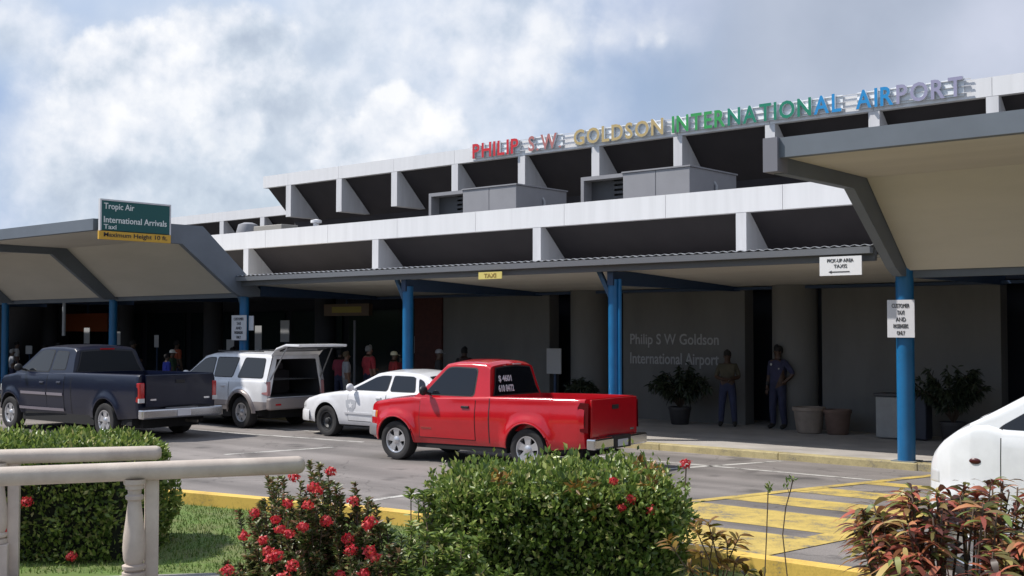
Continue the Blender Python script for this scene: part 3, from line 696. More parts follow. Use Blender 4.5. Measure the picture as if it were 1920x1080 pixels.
    # side windows
    def smoothpoly(p, it=2):
        for _ in range(it):
            q = []
            for i in range(len(p)):
                a, b = p[i], p[(i + 1) % len(p)]; L_ = math.hypot(a[0] - b[0], a[1] - b[1]); e = min(.3, .035 / (1 + _) / max(L_, .01)); q += [(a[0] + (b[0] - a[0]) * e, a[1] + (b[1] - a[1]) * e), (b[0] + (a[0] - b[0]) * e, b[1] + (a[1] - b[1]) * e)]
            p = q
        return p
    for sg in (1, -1):
        for poly in c.windows:
            cx = sum(p[0] for p in poly) / len(poly); cz = sum(p[1] for p in poly) / len(poly); q = smoothpoly(poly)
            f = MB().add([(cx + (x - cx) * 1.05 + (0.0), sg * (c.yg(cz + (z - cz) * 1.09) + .003), cz + (z - cz) * 1.09) for x, z in q], [tuple(range(len(q)))])
            fo = out(f, 'window', blackp)
            gl = MB().add([(x, sg * (c.yg(z) + .007), z) for x, z in q], [tuple(range(len(q)))]); out(gl, 'pane', dglass, parent=fo)
    # doors
    for sg in (1, -1):
        for (a, b, z0) in c.doors:
            zt_ = min(c.zt(a), c.zt(b)) - .012
            def patch(a, b, z0, z1, off, nm, m, par):
                nx_, nz_ = 8, 12; vs = []
                for i in range(nx_ + 1):
                    for k in range(nz_ + 1):
                        x = a + (b - a) * i / nx_; z = z0 + (z1 - z0) * k / nz_
                        vs.append((x, sg * (c.ys(x, z) + off), z))
                return out(MB().add(vs, [(i * (nz_ + 1) + k, i * (nz_ + 1) + k + 1, (i + 1) * (nz_ + 1) + k + 1, (i + 1) * (nz_ + 1) + k) for i in range(nx_) for k in range(nz_)]), nm, m, par, smooth=True)
            sm = patch(a - .011, b + .011, z0 - .011, zt_, .0025, 'door', mat('door_gap', (.01, .01, .01), .9), T)
            patch(a, b, z0, zt_, .006, 'door_panel', [paintm], sm)
            hx = a + .12; hz = c.zt(a) - c.handle
            h = MB().box(hx, hx + .16, -.012, .018, hz - .018, hz + .022); h.v = [(x, sg * (c.ys(hx, hz) + .012 + y), z) for x, y, z in h.v]; out(h, 'handle', c.handlem or blackp, sm, bevel=.006)
    # mirrors
    for sg in (1, -1):
        mx, mz = c.mirror
        mb = MB().ball((mx, sg * (c.gb + .16), mz + .03), (.06, .10, .085), 10); mb.tube([(mx, sg * (c.gb - .02), mz - .03), (mx, sg * (c.gb + .12), mz)], .025, 8); out(mb, 'mirror', c.mirrorm or blackp, smooth=50)
    return T
def wrap(T, c, nm, m, xs, z0, z1, off=.02, ext=.05, rear=False, par=None):
    # skin that follows the body's plan round the nose (or tail) between two heights
    tip = c.x0 if rear else c.x1; zc = (z0 + z1) / 2
    stx = np.linspace(xs, tip, 9); path = []
    sgx = -1 if rear else 1
    for x in stx: path.append((x, interp(c.hw, x) + off * (1 - .2 * 0)))
    h = interp(c.hw, tip); cx = [(tip + sgx * ext * .7, h * .98), (tip + sgx * ext * .95, h * .8), (tip + sgx * ext, h * .4), (tip + sgx * ext, 0)]
    path = [(x + sgx * ext * .5 * max(0, (abs(x - xs) / abs(tip - xs))), y) for x, y in path] + cx
    path = path + [(x, -y) for x, y in path[-2::-1]]; H = z1 - z0; vs = []
    rows = [(-.05, 0), (-.012, .03), (0, .15), (.0, .5), (-.004, .8), (-.018, .96), (-.06, 1)]
    for x, y in path:
        L_ = math.hypot(x - (tip - sgx * .5), y); ux, uy = (x - (tip - sgx * .5)) / L_, y / L_
        for o_, t in rows: vs.append((x + ux * o_, y + uy * o_, z0 + H * t))
    n = len(rows)
    mb = MB().add(vs, [(i * n + k, i * n + k + 1, (i + 1) * n + k + 1, (i + 1) * n + k) for i in range(len(path) - 1) for k in range(n - 1)])
    return mb.build(nm, m, par or T, world=False, smooth=50)
def side_patch(T, c, nm, m, a, b, z0, z1, sg, off=.006, par=None, slant=0):
    vs = []; N = 8
    for i in range(N + 1):
        for k in range(N + 1):
            z = z0 + (z1 - z0) * k / N; x = a + (b - a) * i / N + slant * k / N; x = min(x, c.x1 - .002)
            o_ = off if 0 < i < N and 0 < k < N else -.01
            vs.append((x, sg * (c.ys(x, z) + o_), z))
    return MB().add(vs, [(i * (N + 1) + k, i * (N + 1) + k + 1, (i + 1) * (N + 1) + k + 1, (i + 1) * (N + 1) + k) for i in range(N) for k in range(N)]).build(nm, m, par or T, world=False, smooth=60)
def wheel(T, p, r, sg, rim):
    w = .115
    def L(mb, nm, m, par, **k):
        o = mb.build(nm, m, par, world=False, **k); return o
    rr = r * rim['rr']
    disc = L(MB().lathe([(.001, 0), (rr * .95, 0), (rr * .97, -sg * .1)], (p[0], p[1] + sg * .02, p[2]), 'y', 28), 'wheel', under, T, smooth=30)
    prof = [(rr, -w * .9), (rr + .01, -w), (r * .86, -w * 1.05), (r * .955, -w), (r * .992, -w * .72), (r, -w * .3), (r, w * .3), (r * .992, w * .72), (r * .955, w), (r * .86, w * 1.05), (rr + .01, w), (rr, w * .9)]
    L(MB().lathe(prof, p, 'y', 48), 'tyre', rubber, disc, smooth=50)
    mb = MB(); y0 = p[1]
    def q(u, yy, v): return (p[0] + u, y0 + sg * yy, p[2] + v)
    mb.lathe([(rr + .004, sg * .09), (rr, sg * .115), (rr * .92, sg * .11), (rr * .88, sg * .07), (rr * .86, -sg * .02)], p, 'y', 40)
    k = rim['n']
    if k:
        for i in range(k):
            a = 2 * math.pi * i / k + .3; ca, sa = math.cos(a), math.sin(a); wi, wo = rim.get('wi', .055), rim.get('wo', .045)
            vs = []
            for rad, hw_, yy in ((rr * .12, wi, .085), (rr * .55, (wi + wo) / 2 * .85, .09), (rr * .93, wo, .095)):
                for s_ in (-1, 1):
                    for dy in (0, -.035): vs.append(q(rad * ca - s_ * hw_ * sa, yy + dy, rad * sa + s_ * hw_ * ca))
            mb.add(vs, [(0, 2, 6, 4), (4, 6, 10, 8), (0, 4, 5, 1), (4, 8, 9, 5), (2, 3, 7, 6), (6, 7, 11, 10)])
    else:   # steel wheel: dished disc with ring of bumps
        mb.lathe([(rr * .9, sg * .05), (rr * .7, sg * .065), (rr * .45, sg * .03), (rr * .3, sg * .07), (.001, sg * .075)], p, 'y', 30)
    mb.lathe([(rr * .32, sg * .07), (rr * .30, sg * .1), (rr * .16, sg * .115), (.001, sg * .118)], p, 'y', 20)
    L(mb, 'rim', rim['m'], disc, smooth=40)
def vbox(T, nm, m, *a, bevel=0): return MB().box(*a).build(nm, m, T, world=False, bevel=bevel)
STD = [(0, .93), (.1, .965), (.3, .99), (.5, 1.0), (.75, .992), (1, .965)]
def heading(fwd_angle): return R(fwd_angle)

def red_pickup():
    red = paint('red_car_paint', (.50, .008, .016), rough=.16)
    c = Car(x0=-1.12, x1=3.62, wb=2.83, wr=.345, ar=.43, track=.84, floor=.62, bed=(-1.12, .78), open_rear=None, lip=True, lipm=None, lowz=0,
        bot=[(-1.12, .42), (-.5, .36), (2.4, .33), (3.3, .34), (3.62, .40)],
        top=[(-1.12, 1.10), (-.3, 1.10), (.78, 1.085), (2.15, 1.03), (2.45, 1.035), (3.0, .985), (3.4, .93), (3.56, .86), (3.62, .76)],
        hw=[(-1.12, .80), (-.98, .825), (.6, .835), (2.3, .835), (3.0, .83), (3.3, .79), (3.48, .72), (3.57, .64), (3.62, .56)],
        prof=[(0, .93), (.12, .965), (.35, .985), (.55, 1.0), (.72, .985), (.85, .965), (1, .955)], rr=.045, flare=.05, crown=[(-2, .0), (.78, .0), (2.3, .03), (3.4, .05), (3.6, .02)],
        belt=1.03, roofz=1.60, gb=.775, gt=.60, roof=[(.80, 1.03), (.90, 1.545), (1.0, 1.59), (1.3, 1.605), (1.65, 1.60), (1.85, 1.57), (2.46, 1.03)],
        ws=((2.46, 1.03), (1.85, 1.57)), rw=((.80, 1.06), (.895, 1.53)),
        windows=[[(1.17, 1.09), (1.17, 1.50), (1.66, 1.515), (1.80, 1.50), (2.20, 1.12), (2.2, 1.09)]],
        doors=[(1.08, 2.28, .44)], handle=.18, handlem=None, mirror=(2.12, 1.12), mirrorm=None, rim=dict(n=5, m=alum, rr=.63, wi=.05, wo=.075))
    K = 1.085
    c.top = [(x, z * K) for x, z in c.top]; c.belt *= K; c.roofz *= K; c.roof = [(x, z * K) for x, z in c.roof]; c.ws = tuple((x, z * K) for x, z in c.ws); c.rw = tuple((x, z * K) for x, z in c.rw)
    c.windows = [[(x, z * K) for x, z in p] for p in c.windows]; c.mirror = (c.mirror[0], c.mirror[1] * K)
    c.hw = [(x, y * 1.02) for x, y in c.hw]
    fl = Vector((-15.15, 14.47, 0)); ang = 185.2; f = Vector((math.cos(R(ang)), math.sin(R(ang)), 0)); lf = Vector((-f.y, f.x, 0))
    o = fl - f * c.wb - lf * (c.track - .0)
    T = vehicle(c, 'pickup_truck', 'bright red single cab pickup truck with price written on its rear window', 'pickup truck', o, R(ang), red)
    V = lambda nm, m, *a, **k: vbox(T, nm, m, *a, **k)
    # tailgate with recessed handle
    tg = V('tailgate', red, -1.165, -1.124, -.72, .72, .58, 1.185, bevel=.012)
    vbox(tg, 'handle', blackp, -1.18, -1.166, -.10, .10, 1.01, 1.08, bevel=.005)
    vbox(tg, 'badge', chrome, -1.172, -1.166, -.60, -.48, .64, .67)
    for sg in (1, -1):
        mb = MB().prism([(-1.145, .66), (-1.145, 1.13), (-1.0, 1.14), (-.96, 1.06), (-1.01, .68)], .715, .82, 'y')
        mb.v = [(x, sg * (y if y < .7 else c.ys(x, z) + .006), z) for x, y, z in mb.v]; mb.build('tail_light', mat('dark_red_lens', (.10, .006, .01), .15, coat=.5), T, world=False, bevel=.008)
        side_patch(T, c, 'headlight', clearl, 3.36, 3.60, .72, .86, sg)
        side_patch(T, c, 'turn_signal', amber, 3.30, 3.36, .72, .86, sg)
    bo = V('rear_bumper', chrome, -1.30, -1.13, -.84, .84, .40, .58, bevel=.03)
    vbox(bo, 'step_pad', blackp, -1.31, -1.12, -.27, .27, .39, .59, bevel=.01)
    pl = vbox(bo, 'number_plate', whitep, -1.318, -1.311, -.16, .16, .42, .53)
    V('tow_hitch', blackp, -1.25, -.9, -.05, .05, .30, .36)
    wrap(T, c, 'front_bumper', mat('grey_bumper', (.24, .23, .24), .35, metal=.3), 3.30, .40, .62, ext=.09)
    V('grille', blackp, 3.50, 3.63, -.45, .45, .68, .86, bevel=.01)
    V('licence_lamp', clearl, .79, .80, -.12, .12, 1.70, 1.72)
    V('brake_lamp', redl, .862, .885, -.14, .14, 1.690, 1.715)
    # seam between cab and bed, bed rail cap, swage line
    for sg in (1, -1):
        zz = np.linspace(.40, 1.15, 12); V_ = []
        for z in zz: V_ += [(.772, sg * (c.ys(.78, z) + .003), z), (.79, sg * (c.ys(.78, z) + .003), z)]
        MB().add(V_, [(2 * i, 2 * i + 1, 2 * i + 3, 2 * i + 2) for i in range(11)]).build('cab_seam', blackp, T, world=False)
        text_m = mat('chrome_badge', (.55, .35, .3), .4)
    text('COLORADO', 2.05, 2.28, 0, .585, .615, mat('door_script', (.42, .10, .08), .4), T, 'lettering', M=Matrix.Translation((4.3, c.ys(2.1, .6) + .008, 0)) @ Matrix.Rotation(R(180), 4, 'Z'), world=False)
    # the price written on the rear glass: left half seen from behind, glass leans forward
    wht = mat('window_marker_white', (.70, .66, .68), .7)
    lean = math.atan2(.095, .47)
    M = Matrix.Translation((.812, 0, 1.16)) @ Matrix.Rotation(R(-90), 4, 'Z') @ Matrix.Rotation(-lean, 4, 'X')
    # text x runs -0.5..0 => vehicle +y .. 0
    text('$ 4601', -.50, -.13, -.05, .235, .36, wht, T, 'lettering', M=M, world=False, bold=.02)
    text('610 8472', -.54, -.10, -.05, .075, .195, wht, T, 'lettering', M=M, world=False, bold=.02)
    # steering wheel and seat are hidden by the dark glass; aerial on the fender
    MB().tube([(2.62, -.70, 1.09), (2.60, -.70, 1.85)], .004, 5).build('aerial', blackp, T, world=False)
    return T
red_pickup()

def dark_pickup():
    navy = paint('dark_navy_paint', (.004, .007, .024), rough=.3); nb = navy.node_tree.nodes['Principled BSDF']; nb.inputs['Coat Weight'].default_value = .22; nb.inputs['Specular IOR Level'].default_value = .35
    c = Car(x0=-1.22, x1=4.42, wb=3.53, wr=.375, ar=.47, track=.93, floor=.72, bed=(-1.22, .93), open_rear=None, lip=False, lipm=None, lowz=0,
        bot=[(-1.22, .48), (-.5, .42), (3, .40), (4.0, .42), (4.42, .46)],
        top=[(-1.22, 1.30), (.93, 1.29), (2.9, 1.24), (3.3, 1.25), (4.0, 1.16), (4.25, 1.08), (4.36, .98), (4.42, .88)],
        hw=[(-1.22, .90), (-1.1, .925), (.9, .93), (3.0, .93), (3.7, .92), (4.0, .89), (4.25, .80), (4.36, .70), (4.42, .60)],
        prof=[(0, .93), (.15, .965), (.4, .985), (.6, 1.0), (.8, .985), (1, .95)], rr=.06, flare=.045, crown=[(-2, 0), (.93, 0), (3, .03), (4.2, .05), (4.4, .02)],
        belt=1.24, roofz=1.87, gb=.86, gt=.66, roof=[(.96, 1.24), (1.10, 1.79), (1.22, 1.845), (1.7, 1.87), (2.3, 1.865), (2.62, 1.83), (3.42, 1.24)],
        ws=((3.42, 1.24), (2.62, 1.83)), rw=((.965, 1.28), (1.095, 1.78)),
        windows=[[(1.98, 1.31), (1.98, 1.76), (2.38, 1.79), (2.55, 1.76), (3.15, 1.34), (3.15, 1.31)], [(1.32, 1.36), (1.38, 1.74), (1.88, 1.755), (1.88, 1.36)]],
        doors=[(1.94, 3.08, .52), (1.22, 1.92, .52)], handle=.22, handlem=mat('navy_handle', (.05, .055, .08), .4), mirror=(3.0, 1.36), mirrorm=None, rim=dict(n=5, m=alum, rr=.60, wi=.05, wo=.085))
    sh = lambda x: x + .42 if x > .5 else x
    c.x1 += .42; c.wb += .42; c.bed = (c.bed[0], c.bed[1] + .42); c.track = .99
    zf = lambda z: z if z < .6 else z + .07
    c.top = [(sh(x), zf(z)) for x, z in c.top]; c.bot = [(sh(x), z) for x, z in c.bot]; c.hw = [(sh(x), y * 1.065) for x, y in c.hw]; c.belt += .06; c.roofz += .05; c.gb = .92; c.gt = .71
    c.roof = [(sh(x), z + .05) for x, z in c.roof]; c.roof[0] = (c.roof[0][0], c.belt); c.roof[-1] = (c.roof[-1][0], c.belt); c.ws = tuple((sh(x), z + .055) for x, z in c.ws); c.rw = tuple((sh(x), z + .05) for x, z in c.rw)
    c.windows = [[(sh(x), z + .055) for x, z in p] for p in c.windows]; c.doors = [(sh(p), sh(q), r) for p, q, r in c.doors]; c.mirror = (sh(c.mirror[0]), c.mirror[1] + .05)
    # rear left wheel contact point and heading
    rl = Vector((-22.75, 13.25, 0)); ang = 181.5; f = Vector((math.cos(R(ang)), math.sin(R(ang)), 0)); lf = Vector((-f.y, f.x, 0)); o = rl - lf * c.track
    T = vehicle(c, 'pickup_truck', 'dark navy extended cab pickup truck behind the clipped hedge on the left', 'pickup truck', o, R(ang), navy)
    V = lambda nm, m, *a, **k: vbox(T, nm, m, *a, **k)
    tg = V('tailgate', navy, -1.265, -1.224, -.82, .82, .70, 1.36, bevel=.012)
    vbox(tg, 'handle', blackp, -1.28, -1.266, -.11, .11, 1.18, 1.25, bevel=.005)
    for y in (.72, -.6): vbox(tg, 'badge', chrome, -1.272, -1.266, y - .14, y, .83, .865)
    for sg in (1, -1):
        mb = MB().prism([(-1.24, .78), (-1.24, 1.20), (-1.13, 1.20), (-1.11, .80)], .83, .98, 'y')
        mb.v = [(x, sg * (y if y < .9 else c.ys(x, z) + .008), z) for x, y, z in mb.v]; tl = mb.build('tail_light', redl, T, world=False, bevel=.02)
        mb = MB().prism([(-1.245, .79), (-1.245, .88), (-1.20, .88), (-1.20, .79)], .84, .97, 'y'); mb.v = [(x, sg * y, z) for x, y, z in mb.v]; mb.build('reversing_lens', clearl, tl, world=False)
        side_patch(T, c, 'headlight', clearl, 4.50, 4.76, .86, 1.04, sg)
        mb = MB(); vs = []
        for (a, b, z0, z1) in ((1.67, 2.32, .84, .90), (2.38, 3.46, .84, .90), (1.64, 3.47, .50, .56)):
            m_ = MB().box(a, b, 0, .012, z0, z1); m_.v = [(x, sg * (c.ys(x, z) + .008 + y), z) for x, y, z in m_.v]; m_.build('side_moulding', mat('grey_moulding', (.30, .27, .31), .35, metal=.4), T, world=False)
        zz = np.linspace(.46, 1.26, 12); V_ = []
        for z in zz: V_ += [(1.34, sg * (c.ys(1.35, z) + .003), z), (1.36, sg * (c.ys(1.35, z) + .003), z)]
        MB().add(V_, [(2 * i, 2 * i + 1, 2 * i + 3, 2 * i + 2) for i in range(11)]).build('cab_seam', blackp, T, world=False)
    bo = V('rear_bumper', chrome, -1.42, -1.24, -1.0, 1.0, .46, .66, bevel=.035)
    vbox(bo, 'number_plate', whitep, -1.432, -1.424, -.16, .16, .50, .64)
    vbox(bo, 'step_pad', mat('grey_step', (.2, .2, .21), .5), -1.415, -1.26, -.35, .35, .662, .675)
    wrap(T, c, 'front_bumper', chrome, 4.45, .44, .68, ext=.1); V('grille', chrome, 4.74, 4.86, -.5, .5, .76, 1.0, bevel=.02)
    V('brake_lamp', redl, 1.485, 1.515, -.17, .17, 1.85, 1.88)
    sp = MB().lathe([(.001, -.09), (.3, -.09), (.35, -.03), (.35, .03), (.3, .09), (.001, .09)], (-.55, 0, .48), 'z', 24).build('spare_wheel', rubber, T, world=False, smooth=40)
    MB().tube([(.2, -.3, .36), (-.9, -.35, .36), (-1.2, -.5, .34)], .035, 8).build('exhaust_pipe', mat('exhaust_steel', (.2, .18, .16), .5, metal=.6), T, world=False, smooth=40)
    return T
dark_pickup()

def suv():
    silv = paint('silver_white_paint', (.78, .78, .80), rough=.26, metal=.0, low=(.36, .32, .31), lowz=.64); low = mat('silver_cladding', (.30, .26, .25), .45, metal=.3)
    c = Car(x0=-.94, x1=3.66, wb=2.79, wr=.37, ar=.46, track=.86, floor=.7, bed=None, open_rear=.74, lip=False, lipm=None, lowz=.62,
        bot=[(-.94, .48), (-.5, .42), (3, .40), (3.66, .48)],
        top=[(-.94, 1.14), (2.3, 1.12), (2.7, 1.12), (3.3, 1.05), (3.52, .96), (3.62, .86), (3.66, .78)],
        hw=[(-.94, .83), (-.8, .88), (2.7, .88), (3.2, .85), (3.45, .76), (3.6, .66), (3.66, .56)],
        prof=[(0, .94), (.15, .975), (.4, .99), (.6, 1.0), (.8, .99), (1, .965)], rr=.05, flare=.05, crown=[(-1, 0), (2.3, .02), (3.4, .05), (3.6, .02)],
        belt=1.12, roofz=1.74, gb=.835, gt=.66, roof=[(-.93, 1.70), (-.6, 1.73), (.6, 1.745), (1.4, 1.73), (1.72, 1.67), (2.5, 1.12)],
        ws=((2.5, 1.12), (1.72, 1.67)), rw=None,
        windows=[[(1.24, 1.19), (1.24, 1.62), (1.5, 1.62), (1.7, 1.58), (2.28, 1.22), (2.28, 1.19)], [(.42, 1.19), (.30, 1.63), (1.15, 1.63), (1.15, 1.19)], [(-.76, 1.19), (-.72, 1.62), (.05, 1.63), (.20, 1.19)]],
        doors=[(1.2, 2.25, .52), (.5, 1.18, .52)], handle=.16, handlem=silv, mirror=(2.1, 1.2), mirrorm=silv, rim=dict(n=5, m=alum, rr=.60, wi=.06, wo=.09))
    rl = Vector((-22.71, 16.72, 0)); ang = 179; f = Vector((math.cos(R(ang)), math.sin(R(ang)), 0)); lf = Vector((-f.y, f.x, 0)); o = rl - lf * c.track
    T = vehicle(c, 'suv', 'silver white suv with its rear hatch raised open at the kerb', 'suv', o, R(ang), silv, low)
    V = lambda nm, m, *a, **k: vbox(T, nm, m, *a, **k)
    dk = mat('cargo_lining', (.03, .03, .034), .85)
    mb = MB(); w = .74; mb.box(-.9, .9, -w, w, .72, .76); mb.box(-.9, .9, -w - .03, -w, .76, 1.60); mb.box(-.9, .9, w, w + .03, .76, 1.60); mb.box(.86, .9, -w, w, .76, 1.60)
    mb.v = [(x, y * (1 if z < 1.2 else .86), z) for x, y, z in mb.v]; mb.build('cargo_bay', dk, T, world=False)
    mb = MB(); mb.box(.15, .35, -.66, -.05, .76, 1.32); mb.box(.15, .35, .05, .66, .76, 1.32); mb.box(.2, .3, -.5, -.25, 1.33, 1.5); mb.box(.2, .3, .25, .5, 1.33, 1.5); mb.build('rear_seats', mat('seat_fabric', (.06, .055, .06), .9), T, world=False, bevel=.03)
    # opening frame
    mb = MB()
    for sg in (1, -1): mb.add([(-.95, sg * .82, .74), (-.95, sg * .74, .76), (-.95, sg * .56, 1.64), (-.95, sg * .66, 1.68), (-.90, sg * .80, 1.12)], [(0, 1, 2, 3, 4)])
    mb.box(-.96, -.90, -.64, .64, 1.62, 1.70); mb.build('hatch_frame', silv, T, world=False)
    bo = V('rear_bumper', low, -1.10, -.945, -.86, .86, .46, .73, bevel=.04); vbox(bo, 'reflector', redl, -1.108, -1.102, .55, .7, .56, .60)
    for sg in (1, -1):
        mb = MB().prism([(-.965, .78), (-.965, 1.10), (-.84, 1.12), (-.80, .82)], .74, .88, 'y'); mb.v = [(x, sg * (y if y < .8 else c.ys(x, z) + .006), z) for x, y, z in mb.v]; mb.build('tail_light', mat('pale_red_lens', (.45, .22, .22), .15, coat=.5), T, world=False, bevel=.01)
        side_patch(T, c, 'headlight', clearl, 3.42, 3.64, .72, .88, sg)
        MB().tube([(-.5, sg * .6, 1.79), (1.3, sg * .6, 1.79)], .015, 8).build('roof_rail', blackp, T, world=False)
    wrap(T, c, 'front_bumper', low, 3.3, .44, .68, ext=.1)
    # raised hatch: hinged at roof rear, swinging back and slightly up; glass in the upper half
    hp = [(-.93, 1.73), (-1.10, 1.88), (-1.45, 1.97), (-1.95, 1.96)]
    mb = MB(); inner = [(x + .02, z - .06) for x, z in hp[::-1]]
    mb.prism(hp + inner, -.70, .70, 'y'); h = mb.build('hatch', silv, T, world=False, bevel=.02)
    MB().prism([(-1.08, 1.79), (-1.44, 1.885), (-1.44, 1.92), (-1.08, 1.82)], -.58, .58, 'y').build('hatch_glass', dglass, h, world=False)
    MB().prism([(-1.47, 1.885), (-1.93, 1.875), (-1.93, 1.91), (-1.47, 1.92)], -.60, .60, 'y').build('hatch_lining', dk, h, world=False)
    vbox(h, 'number_plate', whitep, -1.85, -1.6, -.2, .2, 1.89, 1.90) if False else None
    for sg in (1, -1): MB().tube([(-.93, sg * .72, 1.15), (-1.45, sg * .66, 1.89)], .016, 8).build('gas_strut', mat('strut_grey', (.3, .3, .31), .4, metal=.5), T, world=False)
    return T
suv()

def sedan():
    wh = paint('white_car_paint', (.74, .74, .76), rough=.24)
    c = Car(x0=-1.30, x1=3.94, wb=2.91, wr=.335, ar=.405, track=.86, floor=.6, bed=None, open_rear=None, lip=False, lipm=None, lowz=0,
        bot=[(-1.3, .38), (-.6, .30), (3.2, .28), (3.84, .32)],
        top=[(-1.30, .86), (-1.2, .98), (-1.0, 1.02), (.1, 1.02), (2.2, .99), (2.6, .975), (3.2, .90), (3.6, .81), (3.84, .73), (3.94, .62)],
        hw=[(-1.30, .70), (-1.15, .83), (-.7, .89), (2.8, .89), (3.2, .87), (3.6, .82), (3.8, .74), (3.9, .64), (3.94, .54)],
        prof=STD, rr=.07, flare=.015, crown=[(-1.3, .01), (2.3, .02), (3.4, .05), (3.8, .02)],
        belt=.98, roofz=1.42, gb=.80, gt=.60, roof=[(-.55, .98), (.12, 1.34), (.35, 1.395), (.9, 1.425), (1.3, 1.415), (1.55, 1.38), (2.42, .98)],
        ws=((2.42, .98), (1.55, 1.38)), rw=((-.55, .98), (.12, 1.34)),
        windows=[[(1.12, 1.03), (1.12, 1.34), (1.35, 1.34), (1.55, 1.30), (2.12, 1.05), (2.12, 1.03)], [(.30, 1.03), (.42, 1.34), (1.02, 1.345), (1.02, 1.03)], [(-.02, 1.05), (.12, 1.24), (.30, 1.30), (.20, 1.05)]],
        doors=[(1.06, 2.2, .38), (.42, 1.04, .38)], handle=.13, handlem=wh, mirror=(2.05, 1.05), mirrorm=wh, rim=dict(n=0, m=mat('black_steel_wheel', (.03, .03, .032), .5), rr=.62))
    fl = Vector((-19.62, 16.68, 0)); ang = 180.5; f = Vector((math.cos(R(ang)), math.sin(R(ang)), 0)); lf = Vector((-f.y, f.x, 0)); o = fl - f * c.wb - lf * c.track
    T = vehicle(c, 'sedan', 'white sedan with black steel wheels and grey crest on its front door', 'car', o, R(ang), wh)
    V = lambda nm, m, *a, **k: vbox(T, nm, m, *a, **k)
    for sg in (1, -1):
        side_patch(T, c, 'headlight', clearl, 3.62, 3.90, .60, .71, sg)
        V('tail_light', redl, -1.30, -1.16, sg * .62 - .14, sg * .62 + .14, .66, .84, bevel=.02)
        m_ = MB().box(-.2, 2.3, 0, .014, .52, .56); m_.v = [(x, sg * (c.ys(min(max(x, .42), 2.2), z) + .005 + y), z) for x, y, z in m_.v]; m_.build('side_moulding', mat('white_moulding', (.55, .55, .57), .4), T, world=False)
        # shield crest on the front door: chevrons
        pts = [(2.36, .80), (2.52, .83), (2.68, .80), (2.66, .66), (2.52, .52), (2.38, .66)]
        cr = MB().add([(x - .42, sg * (c.ys(x - .42, z) + .012), z) for x, z in pts], [tuple(range(6))]).build('door_crest', mat('crest_grey', (.42, .43, .46), .5), T, world=False)
        pts = [(2.52 + math.cos(R(90 + 36 * k)) * (.085 if k % 2 == 0 else .036) - .42, .70 + math.sin(R(90 + 36 * k)) * (.085 if k % 2 == 0 else .036)) for k in range(10)]
        MB().add([(x, sg * (c.ys(x, z) + .016), z) for x, z in pts], [tuple(range(10))]).build('star', wh, cr, world=False)
    wrap(T, c, 'front_bumper', wh, 3.5, .30, .56, ext=.08)
    V('grille', blackp, 3.86, 3.96, -.36, .36, .58, .70, bevel=.02); V('rear_bumper', wh, -1.44, -1.2, -.8, .8, .34, .58, bevel=.05)
    return T
sedan()

def van():
    wh = paint('white_van_paint', (.74, .75, .77), rough=.22)
    c = Car(x0=-.85, x1=3.17, wb=2.66, wr=.335, ar=.42, track=.80, floor=.6, bed=None, open_rear=None, lip=True, lipm=mat('dark_arch_lip', (.1, .1, .1), .7), lowz=0,  # lip round the wheel arches is plain dark grey
        bot=[(-.85, .32), (3.0, .28), (3.17, .34)],
        top=[(-.85, 1.40), (2.0, 1.405), (2.36, 1.41), (2.5, 1.445), (2.62, 1.44), (2.8, 1.355), (2.95, 1.255), (3.07, 1.14), (3.13, 1.04), (3.16, .92), (3.17, .80)],
        hw=[(-.85, .78), (-.7, .83), (2.35, .83), (2.65, .81), (2.85, .76), (3.0, .68), (3.1, .58), (3.17, .42)],
        prof=STD, rr=.09, flare=.02, crown=[(-1, .0), (1.8, .02), (2.4, .05), (2.9, .07), (3.1, .04), (3.17, .01)],
        belt=1.35, roofz=2.02, gb=.775, gt=.64, roof=[(-.85, 1.35), (-.72, 1.90), (-.5, 1.98), (.5, 2.04), (1.3, 2.03), (1.72, 1.98), (2.66, 1.43)],
        ws=((2.64, 1.445), (1.72, 1.98)), rw=((-.85, 1.35), (-.72, 1.90)),
        windows=[[(1.30, 1.39), (1.30, 1.89), (1.55, 1.89), (1.74, 1.81), (2.36, 1.43), (2.38, 1.39)], [(.3, 1.41), (.3, 1.90), (1.2, 1.90), (1.2, 1.41)], [(-.62, 1.41), (-.55, 1.88), (.2, 1.90), (.2, 1.41)]],
        doors=[(1.24, 2.36, .40), (.2, 1.22, .40)], handle=.22, handlem=wh, mirror=(2.02, 1.46), mirrorm=wh, rim=dict(n=6, m=alum, rr=.62, wi=.035, wo=.04))
    ang = 180; o = Vector((-3.90 + c.wb, 11.02 + c.track, 0))
    T = vehicle(c, 'van', 'white minivan entering from the right with a dark oval side indicator', 'van', o, R(ang), wh)
    V = lambda nm, m, *a, **k: vbox(T, nm, m, *a, **k)
    for sg in (1, -1):
        side_patch(T, c, 'headlight', clearl, 2.96, 3.15, .84, .98, sg)
        MB().ball((2.60, sg * (c.ys(2.60, 1.09) + .004), 1.09), (.055, .014, .028), 10).build('side_indicator', mat('dark_red_indicator', (.06, .008, .006), .3), T, world=False, smooth=True)
        V('tail_light', redl, -.90, -.80, sg * .74 - .05, sg * .74 + .05, .8, 1.2, bevel=.01)
    wrap(T, c, 'front_bumper', wh, 3.06, .30, .70, ext=.03, off=.008)
    V('rear_bumper', wh, -.98, -.8, -.78, .78, .34, .6, bevel=.04)
    MB().tube([(2.50, -.02, 1.40), (2.2, -.5, 1.57)], .012, 6).build('wiper', blackp, T, world=False); MB().tube([(2.52, .60, 1.35), (2.40, .1, 1.46)], .012, 6).build('wiper', blackp, T, world=False)
    return T
van()

